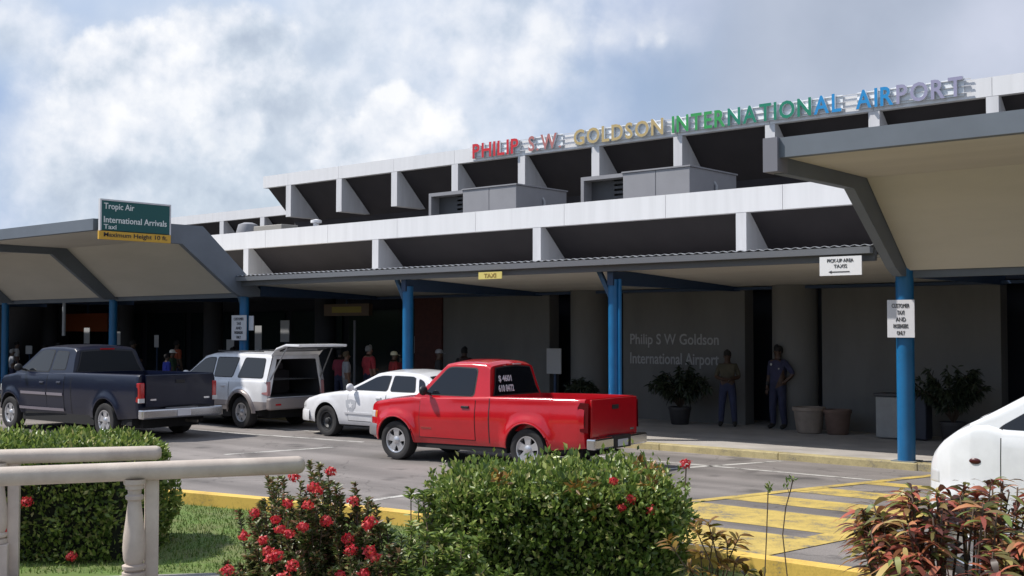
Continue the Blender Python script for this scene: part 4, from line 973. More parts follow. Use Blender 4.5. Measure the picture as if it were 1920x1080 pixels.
# ------------------------------------------------------------------ people
def skin_body(joints, bones, radii, name):
    me = bpy.data.meshes.new(name); keys = list(joints); idx = {k: i for i, k in enumerate(keys)}
    me.from_pydata([joints[k] for k in keys], [(idx[a], idx[b]) for a, b in bones], [])
    o = bpy.data.objects.new(name, me); COL.objects.link(o)
    sm = o.modifiers.new('s', 'SKIN'); sm.use_smooth_shade = True; sl = me.skin_vertices[0].data
    for k in keys:
        r = radii[k]; sl[idx[k]].radius = r if hasattr(r, '__len__') else (r, r)
        sl[idx[k]].use_root = (k == 'pelvis')
    ss = o.modifiers.new('u', 'SUBSURF'); ss.levels = 1; ss.render_levels = 1
    dg = bpy.context.evaluated_depsgraph_get(); dg.update(); m2 = bpy.data.meshes.new_from_object(o.evaluated_get(dg))
    bpy.data.objects.remove(o); bpy.data.meshes.remove(me); return m2
def person(label, loc, face, shirt, trousers, skin=(.07, .035, .02), hair=(.012, .01, .01), h=1.72, arms=('down', 'down'), cap=None, legs=0.05, sleeves=False, group=None, lean=0):
    T = thing('person', label, 'person', loc, face, group); k = h / 1.75
    J = dict(pelvis=(0, 0, .96), spine=(0, .005, 1.12), chest=(0, .0, 1.31), neckb=(0, .01, 1.46), neck=(0, 0, 1.54), head=(0, -.015, 1.62), crown=(0, -.005, 1.70))
    Rd = dict(pelvis=(.175, .14), spine=(.165, .135), chest=(.20, .145), neckb=(.11, .09), neck=(.06, .06), head=(.082, .098), crown=(.076, .09))
    B = [('pelvis', 'spine'), ('spine', 'chest'), ('chest', 'neckb'), ('neckb', 'neck'), ('neck', 'head'), ('head', 'crown')]; reg = []
    hands = []
    for s, n, ar in ((1, 'l', arms[0]), (-1, 'r', arms[1])):
        J['hip' + n] = (s * .095, 0, .90); J['knee' + n] = (s * (.105 + legs * .6), -.02, .50); J['ankle' + n] = (s * (.11 + legs), .025, .09); J['toe' + n] = (s * (.125 + legs), -.14, .045)
        Rd.update({'hip' + n: .115, 'knee' + n: .085, 'ankle' + n: .066, 'toe' + n: (.052, .04)})
        J['sh' + n] = (s * .185, .01, 1.42); Rd['sh' + n] = .08
        if ar == 'down': e, w, hd = (s * .25, .03, 1.15), (s * .26, -.03, .90), (s * .26, -.05, .83)
        elif ar == 'front': e, w, hd = (s * .27, .0, 1.16), (s * .10, -.24, 1.12), (s * .04, -.27, 1.11)
        elif ar == 'hip': e, w, hd = (s * .36, .06, 1.18), (s * .20, -.05, 1.0), (s * .15, -.08, .99)
        elif ar == 'up': e, w, hd = (s * .27, -.12, 1.22), (s * .20, -.28, 1.40), (s * .18, -.30, 1.47)
        J['el' + n] = e; J['wr' + n] = w; J['hand' + n] = hd; Rd.update({'el' + n: .058, 'wr' + n: .036, 'hand' + n: (.042, .026)})
        B += [('pelvis', 'hip' + n), ('hip' + n, 'knee' + n), ('knee' + n, 'ankle' + n), ('ankle' + n, 'toe' + n), ('chest', 'sh' + n), ('sh' + n, 'el' + n), ('el' + n, 'wr' + n), ('wr' + n, 'hand' + n)]
        hands.append((s, Vector(w), Vector(hd)))
    me = skin_body(J, B, Rd, 'body')
    cols = [skin, shirt, trousers, (.02, .018, .016), (.35, .33, .30)]
    def pm(c, nm): 
        nme = nm + '_%02x%02x%02x' % tuple(int(255 * min(1, q)) for q in c); return mat(nme, c, .85 if nm != 'skin' else .55, var=.15, vscale=9)
    me.materials.clear()
    for c, nm in zip(cols, ('skin', 'shirt', 'trousers', 'shoes', 'x')): me.materials.append(pm(c, nm))
    regs = []
    for a, b in B:
        if a in ('neckb', 'neck', 'head'): m_ = 0
        elif a[:2] in ('pe', 'sp', 'ch') and b[:3] != 'hip': m_ = 1
        elif b[:3] == 'hip' or a[:3] == 'hip' or a[:4] == 'knee': m_ = 2
        elif a[:5] == 'ankle': m_ = 3
        elif a[:2] == 'sh': m_ = 1
        elif a[:2] == 'el': m_ = 1 if sleeves else 0
        else: m_ = 0
        regs.append((Vector(J[a]), Vector(J[b]), m_))
    for p in me.polygons:
        c = p.center; best = 9; mi = 1
        for a, b, m_ in regs:
            ab = b - a; t = max(0, min(1, (c - a).dot(ab) / ab.length_squared)); d = (a + ab * t - c).length
            if d < best: best = d; mi = m_
        if mi == 1 and c.z < .98 and abs(c.x) < .19: mi = 2
        if mi == 2 and c.z < .075: mi = 3
        p.material_index = mi; p.use_smooth = True
    bm = bmesh.new(); bm.from_mesh(me); bm2 = MB()
    # fingers and thumb
    for s, w, hd in hands:
        d = (hd - w).normalized(); side = d.cross(Vector((0, -1, 0)) if abs(d.y) < .8 else Vector((0, 0, 1))).normalized(); nrm = d.cross(side)
        for i, ln in enumerate((.072, .082, .078, .062)):
            b0 = hd + side * (-.027 + .018 * i) + d * .02; mid = b0 + d * ln * .6; tip = mid + (d * .7 + nrm * .5).normalized() * ln * .45
            bm2.tube([b0 - d * .015, b0, mid, tip], [.010, .010, .009, .007], 6)
        tb = w + d * .03 + side * -.03; bm2.tube([tb, tb + d * .03 - side * .02, tb + d * .06 - side * .022], [.012, .011, .008], 6)
    # face: nose, ears, brow and lips
    bm2.ball((0, -.108, 1.625), (.013, .02, .022), 6); bm2.ball((.082, -.01, 1.635), (.012, .02, .03), 6); bm2.ball((-.082, -.01, 1.635), (.012, .02, .03), 6); bm2.ball((0, -.092, 1.58), (.025, .012, .009), 6)
    tmp = bpy.data.meshes.new('t'); tmp.from_pydata(bm2.v, [], bm2.f); bm.from_mesh(tmp); bpy.data.meshes.remove(tmp)
    bm.to_mesh(me); bm.free(); o = bpy.data.objects.new('body', me); COL.objects.link(o); o.parent = T; o.scale = (k, k, k)
    for sx in (-.032, .032):
        e = MB().ball((sx * k, -.098 * k, 1.66 * k), .011, 6).build('eye', mat('eye_dark', (.02, .015, .012), .2), T, world=False, smooth=True)
    mb = MB()
    if cap:
        mb.lathe([(.10, 1.675), (.104, 1.70), (.095, 1.75), (.06, 1.79), (.001, 1.80)], (0, 0, 0), n=18); mb.v = [(x * .95, y * 1.12, z) for x, y, z in mb.v]
        mb.add([(-.07, -.09, 1.69), (.07, -.09, 1.69), (.05, -.18, 1.675), (-.05, -.18, 1.675), (-.07, -.09, 1.68), (.07, -.09, 1.68), (.05, -.18, 1.665), (-.05, -.18, 1.665)], [(0, 1, 2, 3), (7, 6, 5, 4), (2, 3, 7, 6), (0, 3, 7, 4), (1, 2, 6, 5)])
        mb.v = [(x * k, y * k, z * k) for x, y, z in mb.v]; mb.build('cap', pm(cap, 'cap'), T, world=False, smooth=50)
    else:
        mb.lathe([(.088, 1.62), (.098, 1.66), (.098, 1.71), (.08, 1.755), (.045, 1.78), (.001, 1.787)], (0, 0, 0), n=18); mb.v = [(x * .92 * k, (y * 1.05 + .018) * k, (z + (.03 if y < -.03 else 0)) * k) for x, y, z in mb.v]
        mb.build('hair', pm(hair, 'hair'), T, world=False, smooth=50)
    return T
G = 'people waiting in the arrivals hall'
tk = (.02, .025, .06)
p1 = person('man in khaki shirt and dark blue trousers with hands clasped by the lettered wall', (-13.55, 23.2, .12), R(25), (.075, .065, .04), (.03, .035, .075), arms=('front', 'front'), h=1.68)
p2 = person('taller guard in dark navy shirt and trousers with badges before the round pillar', (-12.35, 23.3, .12), R(-10), (.035, .035, .075), (.025, .028, .06), arms=('hip', 'down'), h=1.80, legs=.04)
for nm, pts in (('badge', [(p1, (.02, -.135, 1.03), (.03, .01, .02))]), ('badge', [(p2, (-.09, -.125, 1.42), (.03, .008, .03))]), ('badge', [(p2, (.11, -.115, 1.33), (.022, .008, .018))])):
    for par, c_, r_ in pts: MB().ball(c_, r_, 6).build(nm, mat('badge_pale', (.5, .5, .48), .4), par, world=False, smooth=True)
MB().ball((-.21, -.10, 1.0), (.045, .04, .05), 6).build('radio', blackp, p2, world=False)
crowd = [
 ('man with short grey hair in a plain red shirt seen from behind', -23.66, 21.6, 175, (.34, .03, .04), tk, (.22, .12, .08), (.2, .19, .18), 1.72, None),
 ('woman in pale grey top standing left of the man in red', -24.12, 21.2, 150, (.30, .30, .31), (.2, .2, .2), (.2, .11, .07), (.1, .07, .04), 1.56, None),
 ('person in dark red shirt nearest the raised suv hatch', -24.95, 21.7, 190, (.20, .02, .04), tk, (.08, .045, .03), (.01, .01, .01), 1.60, None),
 ('person in cream cap and red shirt close to the brick red pillar', -23.0, 21.9, 160, (.32, .03, .03), tk, (.12, .07, .04), (.02, .02, .02), 1.56, (.72, .66, .45)),
 ('short person in dark red shirt behind the grey haired man', -23.75, 22.9, 200, (.18, .015, .02), tk, (.1, .05, .03), (.01, .01, .01), 1.5, None),
 ('person in dark jacket and grey cap in front of the grey wall panel', -21.9, 22.5, 140, (.03, .03, .035), tk, (.1, .06, .04), (.01, .01, .01), 1.62, (.3, .3, .32)),
 ('person in black shirt beside the person in the grey cap', -21.35, 22.9, 210, (.02, .02, .022), tk, (.06, .03, .02), (.01, .01, .01), 1.68, None),
 ('person in bright blue shirt standing between the dark pickup and the suv', -31.3, 20.3, 170, (.03, .05, .36), tk, (.1, .06, .04), (.01, .01, .01), 1.42, None),
 ('person in white cap behind the person in bright blue', -33.0, 21.6, 120, (.05, .10, .06), tk, (.1, .06, .04), (.01, .01, .01), 1.5, (.8, .8, .78)),
 ('person in black jacket right of the person in bright blue', -30.6, 22.2, 190, (.04, .035, .035), tk, (.08, .05, .03), (.01, .01, .01), 1.6, None),
 ('person in orange red shirt deep in the hall above the blue shirt', -36.4, 24.0, 180, (.34, .07, .03), tk, (.1, .06, .04), (.01, .01, .01), 1.75, None),
 ('person in pale grey shirt beyond the bonnet of the dark pickup', -41.3, 20.4, 165, (.26, .28, .32), tk, (.1, .06, .04), (.3, .3, .3), 1.45, None),
 ('person in black just behind the pale grey shirted person', -40.6, 21.3, 200, (.02, .02, .025), tk, (.08, .05, .03), (.01, .01, .01), 1.60, None),
 ('person in white top deep at the far left of the hall', -46.6, 23.2, 160, (.5, .5, .5), tk, (.12, .07, .05), (.01, .01, .01), 1.66, None),
 ('person in brown shirt deep in the hall under the orange banner', -44.0, 23.6, 180, (.12, .05, .03), tk, (.1, .06, .04), (.01, .01, .01), 1.62, None),
 ('person in maroon shirt in the hall right of the second blue column', -36.3, 22.2, 150, (.14, .02, .03), tk, (.09, .05, .03), (.01, .01, .01), 1.78, None),
]
for lab, x, y, a, sh, tr, sk, hr, hh, cp in crowd: person(lab, (x, y, .12), R(a), sh, tr, sk, hr, hh, cap=cp, group=G, arms=random.choice([('down', 'down'), ('front', 'down'), ('down', 'hip')]))

# ------------------------------------------------------------------ foliage
def leafmesh(name, P, D, N_, length, width, m, parent=None, seg=1, droop=0.0, fold=.25, kind=None):
    """P base points, D growth directions, N_ leaf face normals (n x 3); ribbons of seg+1 rungs with a pointed tip"""
    n = len(P); P = np.asarray(P, float); D = np.asarray(D, float); D /= np.linalg.norm(D, axis=1, keepdims=True) + 1e-9
    S = np.cross(D, N_); S /= np.linalg.norm(S, axis=1, keepdims=True) + 1e-9; U = np.cross(S, D)
    L = np.broadcast_to(length, (n,)).reshape(n, 1); Wd = np.broadcast_to(width, (n,)).reshape(n, 1)
    if seg == 1:
        V = np.stack([P, P + D * L * .45 + S * Wd * .5 + U * Wd * fold, P + D * L + U * 0 + np.array([0, 0, -1]) * L * droop, P + D * L * .45 - S * Wd * .5 + U * Wd * fold], 1)
        F = (np.arange(n)[:, None] * 4 + np.array([0, 1, 2, 3])).reshape(-1, 2, 2)
        fa = (np.arange(n)[:, None] * 4 + np.array([[0, 1, 2]])).tolist() + (np.arange(n)[:, None] * 4 + np.array([[0, 2, 3]])).tolist(); V = V.reshape(-1, 3)
    else:
        rows = []
        for i in range(seg + 1):
            t = i / seg; wv = Wd * .5 * (math.sin(math.pi * min(1, t * .92 + .06)) ** .8 if t < 1 else .02)
            c = P + D * L * t + np.array([0, 0, -1.0]) * L * droop * t * t
            rows += [c + S * wv, c - S * wv]
        V = np.stack(rows, 1).reshape(-1, 3); k = 2 * (seg + 1); b = np.arange(n)[:, None] * k; fa = []
        for i in range(seg): fa += (b + np.array([[2 * i, 2 * i + 2, 2 * i + 3, 2 * i + 1]])).tolist()
    me = bpy.data.meshes.new(name); off = np.array(parent.location) if parent is not None else np.zeros(3)
    me.from_pydata((V - off).tolist(), [], fa); me.materials.append(m); me.polygons.foreach_set('use_smooth', [True] * len(me.polygons)); me.update()
    o = bpy.data.objects.new(name, me); COL.objects.link(o)
    if parent is not None: o.parent = parent
    return o
def rnd_dirs(n, up=.3):
    d = rng.normal(0, 1, (n, 3)); d[:, 2] += up; return d / np.linalg.norm(d, axis=1, keepdims=True)
def noise3(P, s, o=0):
    return np.array([mnoise.noise(Vector((p[0] * s + o, p[1] * s, p[2] * s))) for p in P])
hedge_leaf = leaf_mat('hedge_leaf', [(0, (.055, .10, .022)), (.3, (.12, .19, .04)), (.65, (.21, .29, .06)), (.88, (.34, .40, .11)), (1, (.46, .42, .18))], .36, .35)
dark_leaf = leaf_mat('dark_hedge_leaf', [(0, (.012, .032, .012)), (.5, (.028, .065, .022)), (.85, (.05, .10, .035)), (.95, (.10, .14, .06)), (1, (.16, .05, .03))], .35, .25)
ixora_leaf = leaf_mat('ixora_leaf', [(0, (.05, .08, .025)), (.4, (.11, .15, .04)), (.7, (.19, .19, .07)), (.88, (.26, .15, .08)), (1, (.30, .11, .07))], .4, .25)
croton_leaf = leaf_mat('croton_leaf', [(0, (.05, .03, .02)), (.2, (.16, .05, .04)), (.4, (.48, .12, .08)), (.55, (.58, .26, .12)), (.68, (.16, .14, .05)), (.86, (.16, .22, .05)), (1, (.58, .42, .16))], .38, .3)
ycroton_leaf = leaf_mat('young_croton_leaf', [(0, (.10, .05, .01)), (.4, (.26, .13, .03)), (.75, (.38, .24, .05)), (1, (.16, .17, .03))], .4, .3)
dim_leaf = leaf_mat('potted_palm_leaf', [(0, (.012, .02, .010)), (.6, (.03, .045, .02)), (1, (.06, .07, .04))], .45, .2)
flower_m = leaf_mat('flower_petal', [(0, (.42, .015, .03)), (.5, (.62, .03, .05)), (.85, (.68, .10, .10)), (1, (.62, .08, .02))], .55, .3)
twig_m = mat('twig_bark', (.10, .07, .05), .9, var=.3, vscale=20)
inner_m = mat('dark_filler_core', (.015, .018, .010), .95, var=.4, vscale=12)

def box_hedge(t, lat0, lat1, d0, d1, z0, z1, n, L0, rnd=.10, m=hedge_leaf, lump=.12, skew=0.0, seed=0, rcorner=.25, topb=None):
    """leafy clipped block in garden coordinates (metres right of / ahead of the viewing point)"""
    cx, cd = (lat0 + lat1) / 2, (d0 + d1) / 2; hx, hd, hz = (lat1 - lat0) / 2, (d1 - d0) / 2, (z1 - z0)
    pts = []; nrm = []
    A = [2 * hx * hz, 2 * hx * hz * .4, 2 * hd * hz, 2 * hd * hz, 4 * hx * hd]; A = np.array(A) / sum(A); f = rng.choice(5, n, p=A)
    u = rng.uniform(-1, 1, n); v = rng.uniform(-1, 1, n); w = rng.uniform(0, 1, n)
    X = np.where(f < 2, u * hx, np.where(f == 2, -hx, np.where(f == 3, hx, u * hx))); Y = np.where(f == 0, -hd, np.where(f == 1, hd, v * hd)); Z = np.where(f == 4, 1, w) * hz
    NX = np.where(f == 2, -1, np.where(f == 3, 1, 0)); NY = np.where(f == 0, -1, np.where(f == 1, 1, 0)); NZ = np.where(f == 4, 1, 0)
    # round corners: superellipse pull
    rx, ry, rz = X / hx, Y / hd, np.maximum(0, (Z / hz - .5) * 2); nn = (np.abs(rx) ** 6 + np.abs(ry) ** 6 + rz ** 6) ** (1 / 6); X /= np.maximum(nn, 1); Y /= np.maximum(nn, 1); Zt = .5 + rz / np.maximum(nn, 1) / 2; Z = np.where(Z > hz * .5, Zt * hz, Z)
    depth = np.abs(rng.exponential(.07, n)); P = np.stack([X, Y, Z], 1); Nv = np.stack([NX, NY, NZ], 1).astype(float)
    lm = noise3(P + seed, 2.2) * lump + noise3(P + seed, 6.5) * lump * .5
    P += Nv * (lm - depth + rng.normal(0, rnd * .25, n))[:, None]
    Wp = np.outer(P[:, 0] + cx, RV) + np.outer(P[:, 1] + cd + skew * P[:, 0], FV); Wp[:, 2] = P[:, 2] + z0
    Nw = np.outer(Nv[:, 0], RV) + np.outer(Nv[:, 1], FV); Nw[:, 2] = Nv[:, 2]
    D = Nw * .55 + rng.normal(0, .5, (n, 3)); D[:, 2] += .55; Fn = Nw * .6 + rng.normal(0, .55, (n, 3)); Fn[:, 2] += .5
    L = rng.uniform(.7, 1.3, n) * L0
    leafmesh('foliage', Wp, D, Fn, L, L * .52, m, t)
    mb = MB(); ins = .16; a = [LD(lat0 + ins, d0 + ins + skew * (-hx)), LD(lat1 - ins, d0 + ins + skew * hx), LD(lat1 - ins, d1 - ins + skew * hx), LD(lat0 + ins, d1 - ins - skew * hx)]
    mb.prism([(p.x, p.y) for p in a], z0 - .02, z1 - ins, 'z'); mb.build('dark_filler_core', inner_m, t, fixn=True)  # solid dark block added so nothing shows through the leaves
def flowers(t, centres, r=.055, nper=70):
    for c in centres:
        c = np.array(c); rr = r * rng.uniform(.75, 1.15); d = rnd_dirs(nper, .15); d[:, 2] *= .75
        P = c + d * rr * rng.uniform(.6, 1.0, (nper, 1)); tn = np.cross(d, rng.normal(0, 1, (nper, 3))); P = P - tn / np.linalg.norm(tn, axis=1, keepdims=True) * .012
        leafmesh('flower_cluster', P, tn + d * .35, d, rng.uniform(.022, .034, nper), .022, flower_m, t, fold=-.1)
def at_px(x, y, dep):    # garden point seen at a photograph pixel at a given distance
    return LD((x - 960) / 2200 * dep, dep, 2.3 - (y - 618) / 2200 * dep)

# clipped hedge on the left, beyond the handrails
t = thing('hedge', 'clipped green hedge with a flat top behind the two handrails', 'hedge', LD(-5.4, 12.3))
box_hedge(t, -7.6, -3.66, 11.35, 13.1, .05, 1.17, 30000, .062, m=hedge_leaf, skew=.0, seed=3)
flowers(t, [tuple(at_px(55, 940, 11.27)), tuple(at_px(140, 1040, 11.27)), tuple(at_px(20, 990, 11.27))], .06)
t = thing('hedge', 'tall leafy green hedge in the middle with yellowed tips and a few red flowers', 'hedge', LD(.45, 11.5))
box_hedge(t, -.72, 1.58, 10.7, 12.0, .02, .90, 20000, .068, seed=11, lump=.20, rnd=.3)
P = []; D = []; mb = MB()
for k in range(150):
    la, de = random.uniform(-.78, 1.62), random.choice([random.uniform(10.55, 10.8), random.uniform(10.7, 12.0)]); z = random.uniform(.3, .9) if de < 10.8 else .84; q = LD(la, de, z); ln = random.uniform(.05, .17); out_ = Vector((-FV.x, -FV.y, .6)) if de < 10.8 else Vector((random.gauss(0, .25), random.gauss(0, .25), 1)); tp = q + out_.normalized() * ln; pass
    for _ in range(11): u = random.uniform(.1, 1.05); P.append(np.array(q.lerp(tp, u))); D.append(rnd_dirs(1, .5)[0])
leafmesh('young_leaves', P, D, rnd_dirs(len(P), 1), rng.uniform(.035, .065, len(P)), .026, hedge_leaf, t)
flowers(t, [tuple(at_px(x, y, 10.65)) for x, y in ((1180, 935), (1222, 955), (1150, 900), (1285, 868), (1165, 950))], .055)
MB().tube([at_px(1283, 920, 10.7), at_px(1284, 895, 10.7), at_px(1285, 870, 10.65)], .006, 5).build('flower_stem', twig_m, t)
# yellow leaves clusters inside the hedge
P = []; D = []
for x, y in ((930, 893), (945, 900), (1080, 915), (1105, 905), (1230, 880), (1200, 870), (1215, 905), (1110, 955)):
    for _ in range(14): P.append(np.array(at_px(x + random.uniform(-12, 12), y + random.uniform(-9, 9), 10.62))); D.append(rnd_dirs(1, .6)[0])
leafmesh('yellow_leaves', P, D, rnd_dirs(len(P)), .075, .032, ycroton_leaf, t)

def stems_bush(t, stems, leafm, n_leaf, L0, wr=.42, seg=1, droop=.1, spread=.12, stem_r=.006, whorl=False, topfrac=.75):
    mb = MB(); P = []; D = []
    for base, tip in stems:
        base, tip = Vector(base), Vector(tip); mid = (base + tip) / 2 + Vector((random.gauss(0, .05), random.gauss(0, .05), .03)); pts = [base, base.lerp(mid, .6), mid, mid.lerp(tip, .6), tip]
        mb.tube(pts, [stem_r * 1.6, stem_r * 1.4, stem_r * 1.1, stem_r * .9, stem_r * .6], 5); ax = (tip - mid).normalized(); Ls = (tip - base).length
        for k in range(n_leaf):
            u = 1 - random.random() ** 1.4 * topfrac; q = base.lerp(mid, u * 2) if u < .5 else mid.lerp(tip, (u - .5) * 2)
            a = random.uniform(0, 6.28); side = ax.orthogonal().normalized(); side.rotate(Matrix.Rotation(a, 3, ax)); dd = (side + ax * random.uniform(.1, .9) + Vector((0, 0, .15))).normalized(); P.append(np.array(q)); D.append(np.array(dd))
    mb.build('stems', twig_m, t, smooth=True, fixn=False); P = np.array(P); D = np.array(D); L = rng.uniform(.65, 1.25, len(P)) * L0
    N_ = np.array([0, 0, 1.0]) + rng.normal(0, .35, (len(P), 3))
    leafmesh('foliage', P, D, N_, L, L * wr, leafm, t, seg=seg, droop=droop)
# red flowering bush in front
t = thing('flowering_bush', 'open bush covered in red flower clusters, left of the middle hedge', 'bush', LD(-1.5, 9.9))
st = []; fl = []
tips = [(520, 895, 10), (555, 905, 9.6), (595, 862, 9.9), (622, 890, 9.8), (655, 905, 9.9), (470, 960, 9.7), (500, 935, 9.8), (690, 925, 9.9), (580, 925, 9.5), (540, 950, 9.5), (640, 950, 9.7), (610, 935, 9.6), (690, 985, 9.5), (720, 970, 9.7),
        (560, 990, 9.3), (515, 990, 9.4), (600, 985, 9.5), (650, 1000, 9.5), (480, 1015, 9.5), (540, 1030, 9.2), (590, 1030, 9.3), (640, 1040, 9.3), (695, 1035, 9.2), (730, 1020, 9.5), (500, 1060, 9.2), (560, 1060, 9.2), (620, 1070, 9.2), (680, 1075, 9.2), (745, 1060, 9.4), (450, 1050, 9.5), (575, 955, 9.8), (625, 1015, 9.8), (670, 960, 9.9), (530, 970, 9.9), (425, 1068, 9.3)]
for (x, y, d) in tips:
    for _ in range(6):
        tp = at_px(x + random.uniform(-24, 24), y + random.uniform(-2, 30), d + random.uniform(-.1, .35)); bs = Vector((tp.x, tp.y, .02)).lerp(LD(-1.55, 9.9, .02), .2); st.append((bs, tp))
stems_bush(t, st, ixora_leaf, 110, .056, wr=.46, topfrac=.9)
P = [tuple(at_px(x, y, d)) for x, y, d in [(553, 893, 9.5), (542, 943, 9.35), (588, 912, 9.4), (597, 918, 9.5), (520, 972, 9.3), (545, 998, 9.15), (570, 985, 9.2), (528, 990, 9.2), (510, 1045, 9.1), (522, 1038, 9.1), (553, 1056, 9.05), (663, 938, 9.5), (690, 982, 9.3), (698, 975, 9.35), (695, 1030, 9.1), (702, 1042, 9.1), (640, 1075, 9.0), (622, 882, 9.7), (432, 1066, 9.1), (497, 1010, 9.3), (660, 1028, 9.3), (505, 1030, 9.2), (685, 1072, 9.0), (460, 1002, 9.4), (655, 1008, 9.4), (535, 1078, 9.0), (580, 945, 9.4), (615, 975, 9.4), (480, 960, 9.5)]]
flowers(t, P, .055)
# pale green low bush between flowers and hedge
t = thing('bush', 'low bright green long leaved bush at the foot of the middle hedge', 'bush', LD(-.75, 9.8))
st = []
for (x, y, d) in [(745, 985, 9.8), (780, 975, 9.9), (820, 985, 9.9), (860, 1000, 9.9), (760, 1020, 9.6), (800, 1015, 9.7), (840, 1030, 9.7), (890, 1030, 9.8), (770, 1050, 9.5), (820, 1055, 9.5), (870, 1060, 9.6), (730, 1065, 9.4), (785, 1075, 9.4), (790, 905, 10.6), (800, 920, 10.6), (920, 1060, 9.7), (960, 1065, 9.8), (850, 985, 10.2), (900, 1000, 10.2)]:
    for _ in range(3):
        tp = at_px(x + random.uniform(-20, 20), y + random.uniform(0, 20), d + random.uniform(0, .3)); bs = Vector((tp.x, tp.y, .02)).lerp(LD(-.75, 9.9, .02), .3); st.append((bs, tp))
stems_bush(t, st, hedge_leaf, 60, .085, wr=.34, seg=3, droop=.2)
# yellow flowered sprig by the kerb
t = thing('small_shrub', 'young orange yellow leaved shrub right of the middle hedge', 'shrub', LD(1.75, 9.6))
st = [(LD(1.65, 9.6, .03), at_px(x, y, 9.5)) for x, y in ((1300, 985), (1335, 1000), (1325, 975), (1360, 1010), (1385, 1000), (1350, 1045), (1310, 1030), (1375, 1050), (1290, 1060), (1400, 1065), (1250, 1010), (1330, 1070), (1430, 1075))]
stems_bush(t, st, ycroton_leaf, 16, .13, wr=.26, seg=3, droop=.35, topfrac=.22)
t = thing('tall_weed', 'pair of thin bare stalks rising over the yellow crossing bars', 'plant', LD(2.05, 9.4))
mb = MB(); mb.tube([at_px(1430, 1078, 9.4), at_px(1434, 1000, 9.4), at_px(1437, 930, 9.4), at_px(1438, 908, 9.4)], .005, 5); mb.build('stalk', twig_m, t)
mb = MB(); mb.tube([at_px(1472, 1078, 9.4), at_px(1464, 1000, 9.4), at_px(1470, 950, 9.4), at_px(1480, 915, 9.4), at_px(1484, 898, 9.4)], .005, 5); mb.tube([at_px(1478, 925, 9.4), at_px(1470, 905, 9.4)], .003, 4); mb.build('stalk', twig_m, t)
leafmesh('foliage', [np.array(at_px(x + random.uniform(-4, 4), y + random.uniform(-6, 6), 9.4)) for x, y in ((1438, 912), (1484, 900), (1470, 908), (1437, 918)) for _ in range(7)], rnd_dirs(28, .8), rnd_dirs(28), .05, .018, hedge_leaf, t)
# croton on the right
def croton(lab, loc, pts, nst, nl, L0):
    t = thing('croton_bush', lab, 'bush', loc); st = []
    for x, y, d in pts:
        for _ in range(nst):
            tp = at_px(x + random.uniform(-28, 28), y + random.uniform(-8, 26), d + random.uniform(-.25, .35)); bs = Vector((tp.x, tp.y, .02)).lerp(Vector(loc), .55); st.append((bs, tp))
    stems_bush(t, st, croton_leaf, nl, L0, wr=.20, seg=4, droop=.5, stem_r=.009, topfrac=.30)
croton('large red and orange leaved bush in the right corner before the white van', LD(2.9, 7.8),
       [(1625, 960, 8.0), (1605, 985, 8.0), (1640, 940, 8.1), (1690, 930, 7.9), (1730, 915, 7.9), (1780, 905, 8), (1830, 915, 7.9), (1880, 905, 8), (1915, 935, 7.8), (1655, 965, 7.9), (1700, 985, 7.7), (1745, 965, 7.7), (1860, 950, 7.7), (1900, 990, 7.5), (1640, 1000, 7.8), (1680, 1025, 7.6), (1870, 1030, 7.3), (1915, 1045, 7.3), (1690, 1060, 7.3), (1760, 1068, 7.2), (1840, 1075, 7.2), (1660, 1075, 7.3), (1730, 1030, 7.7), (1950, 1000, 7.6), (1960, 950, 7.8), (1990, 1050, 7.4)], 5, 18, .18)

# ------------------------------------------------------------------ balustrades
def rail_line(name_lab, a, b, z, r, posts, loc, zend=.05):
    t = thing('balustrade', name_lab, 'balustrade', loc)
    d = (b - a).normalized(); pts = [a + Vector((0, 0, z))]; n = 12
    mb = MB(); P = [a.lerp(b, i / n) + Vector((0, 0, z)) for i in range(n + 1)]; rr = [r] * (n + 1)
    P += [b + d * r * .45 + Vector((0, 0, z)), b + d * r * .7 + Vector((0, 0, z))]; rr += [r * .85, r * .5]
    mb.tube(P, rr, 24); mb.build('handrail', rail_m, t, smooth=50)
    for q in posts:
        c = a.lerp(b, q); top = z - r * .8; zb_ = top - .72; H = .72
        shape = [(.085, 0), (.085, .05), (.060, .06), (.083, .085), (.085, .12), (.060, .135), (.076, .18), (.083, .30), (.078, .42), (.062, .60), (.050, .74), (.047, .78), (.064, .795), (.066, .83), (.048, .845), (.050, .89), (.066, .90), (.068, .935), (.080, .95), (.084, 1.0)]
        MB().lathe([(rr_, zb_ + h_ * H) for rr_, h_ in shape], (c.x, c.y, 0), n=28).build('baluster', rail_m, t, smooth=40)
        m5 = Matrix.Translation((c.x, c.y, 0)) @ Matrix.Rotation(math.atan2(d.y, d.x), 4, 'Z'); pb = MB().box(-.10, .10, -.10, .10, zend, zb_ - .003); pb.v = [tuple(m5 @ Vector(v)) for v in pb.v]; pb.build('plinth', rail_m, t, bevel=.008)
        # flat slab pier beside each turned baluster
        p = c + d * .125 + Vector((-d.y, d.x, 0)) * .06; m4 = Matrix.Translation((p.x, p.y, 0)) @ Matrix.Rotation(math.atan2(d.y, d.x), 4, 'Z')
        sb = MB().box(-.05, .05, -.05, .05, zend, top + .02); sb.v = [tuple(m4 @ Vector(v)) for v in sb.v]; sb.build('pier', rail_m, t, bevel=.008)
    return t
rail_line('nearer of the two cream concrete handrails, ending in front of the red flowers', LD(-5.6, 7.72), LD(-1.66, 9.15), 1.25, .069, [.20, .445, .712], LD(-3.5, 8.5))
rail_line('farther and shorter of the two cream concrete handrails, beside the clipped hedge', LD(-7.2, 9.98), LD(-3.32, 11.0), 1.15, .0665, [.12, .4, .66], LD(-5, 10.5))

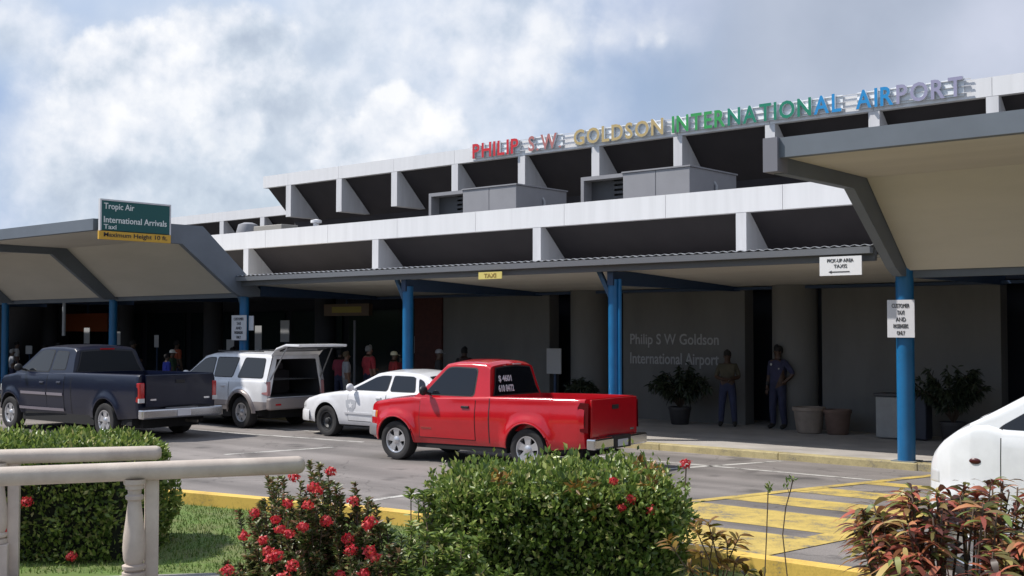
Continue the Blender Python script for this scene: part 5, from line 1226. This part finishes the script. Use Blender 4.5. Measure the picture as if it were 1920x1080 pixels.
# ------------------------------------------------------------------ potted plants and bins under the canopy
def pot(t, x, y, r, h, m, nm='pot', z=.12):
    MB().lathe([(r * .72, z), (r * .8, z + .02), (r, z + h * .85), (r * 1.08, z + h * .86), (r * 1.08, z + h), (r * .9, z + h), (r * .85, z + h * .85), (.001, z + h * .84)], (x, y, 0), n=28).build(nm, m, t, smooth=40)
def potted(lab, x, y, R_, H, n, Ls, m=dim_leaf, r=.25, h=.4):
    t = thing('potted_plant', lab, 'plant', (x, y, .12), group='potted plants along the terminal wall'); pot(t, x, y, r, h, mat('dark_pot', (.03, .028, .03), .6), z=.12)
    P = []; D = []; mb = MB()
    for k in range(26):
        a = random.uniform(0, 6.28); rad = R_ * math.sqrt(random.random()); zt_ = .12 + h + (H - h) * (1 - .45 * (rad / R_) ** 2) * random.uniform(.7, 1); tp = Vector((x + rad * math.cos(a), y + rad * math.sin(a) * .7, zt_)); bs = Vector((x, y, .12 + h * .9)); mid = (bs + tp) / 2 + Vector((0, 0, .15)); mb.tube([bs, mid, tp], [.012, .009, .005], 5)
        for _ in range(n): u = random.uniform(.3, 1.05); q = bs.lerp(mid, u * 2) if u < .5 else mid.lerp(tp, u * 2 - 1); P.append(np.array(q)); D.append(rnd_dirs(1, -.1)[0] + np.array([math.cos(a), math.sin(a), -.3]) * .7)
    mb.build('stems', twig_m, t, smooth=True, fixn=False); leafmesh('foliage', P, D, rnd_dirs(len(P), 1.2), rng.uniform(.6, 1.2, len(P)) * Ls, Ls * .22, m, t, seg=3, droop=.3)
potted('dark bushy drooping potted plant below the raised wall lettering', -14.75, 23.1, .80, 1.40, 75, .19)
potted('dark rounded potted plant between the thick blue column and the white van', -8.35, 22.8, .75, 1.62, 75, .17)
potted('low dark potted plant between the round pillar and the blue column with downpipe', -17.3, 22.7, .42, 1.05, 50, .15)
t = thing('planter', 'wide tan planter standing by the dark doorway right of the guard', 'planter', (-11.3, 22.9, .12)); pot(t, -11.45, 22.95, .32, .55, mat('tan_planter', (.26, .21, .17), .8, var=.15)); t2 = thing('planter', 'brown planter touching the tan planter on its right', 'planter', (-10.85, 23.0, .12)); pot(t2, -10.83, 23.0, .27, .52, mat('brown_planter', (.14, .09, .07), .8, var=.15))
t = thing('litter_bin', 'tall pale grey bin half hidden behind the thick blue column', 'bin', (-9.6, 22.85, .12)); bm_ = mat('bin_grey', (.30, .30, .29), .6, var=.1); mb = MB().box(-9.86, -9.36, 22.65, 23.1, .14, .96); mb.build('body', bm_, t, bevel=.03); MB().box(-9.89, -9.33, 22.62, 23.13, .965, 1.03).build('lid', mat('bin_lid', (.05, .05, .055), .5), t, bevel=.02)
t = thing('litter_bin', 'dark bin just right of the thick blue column', 'bin', (-9.05, 22.9, .12)); MB().box(-9.22, -8.85, 22.7, 23.05, .14, 1.0).build('body', mat('bin_dark', (.03, .035, .05), .6), t, bevel=.03); MB().box(-9.24, -8.83, 22.68, 23.07, 1.004, 1.06).build('lid', blackp, t, bevel=.02)
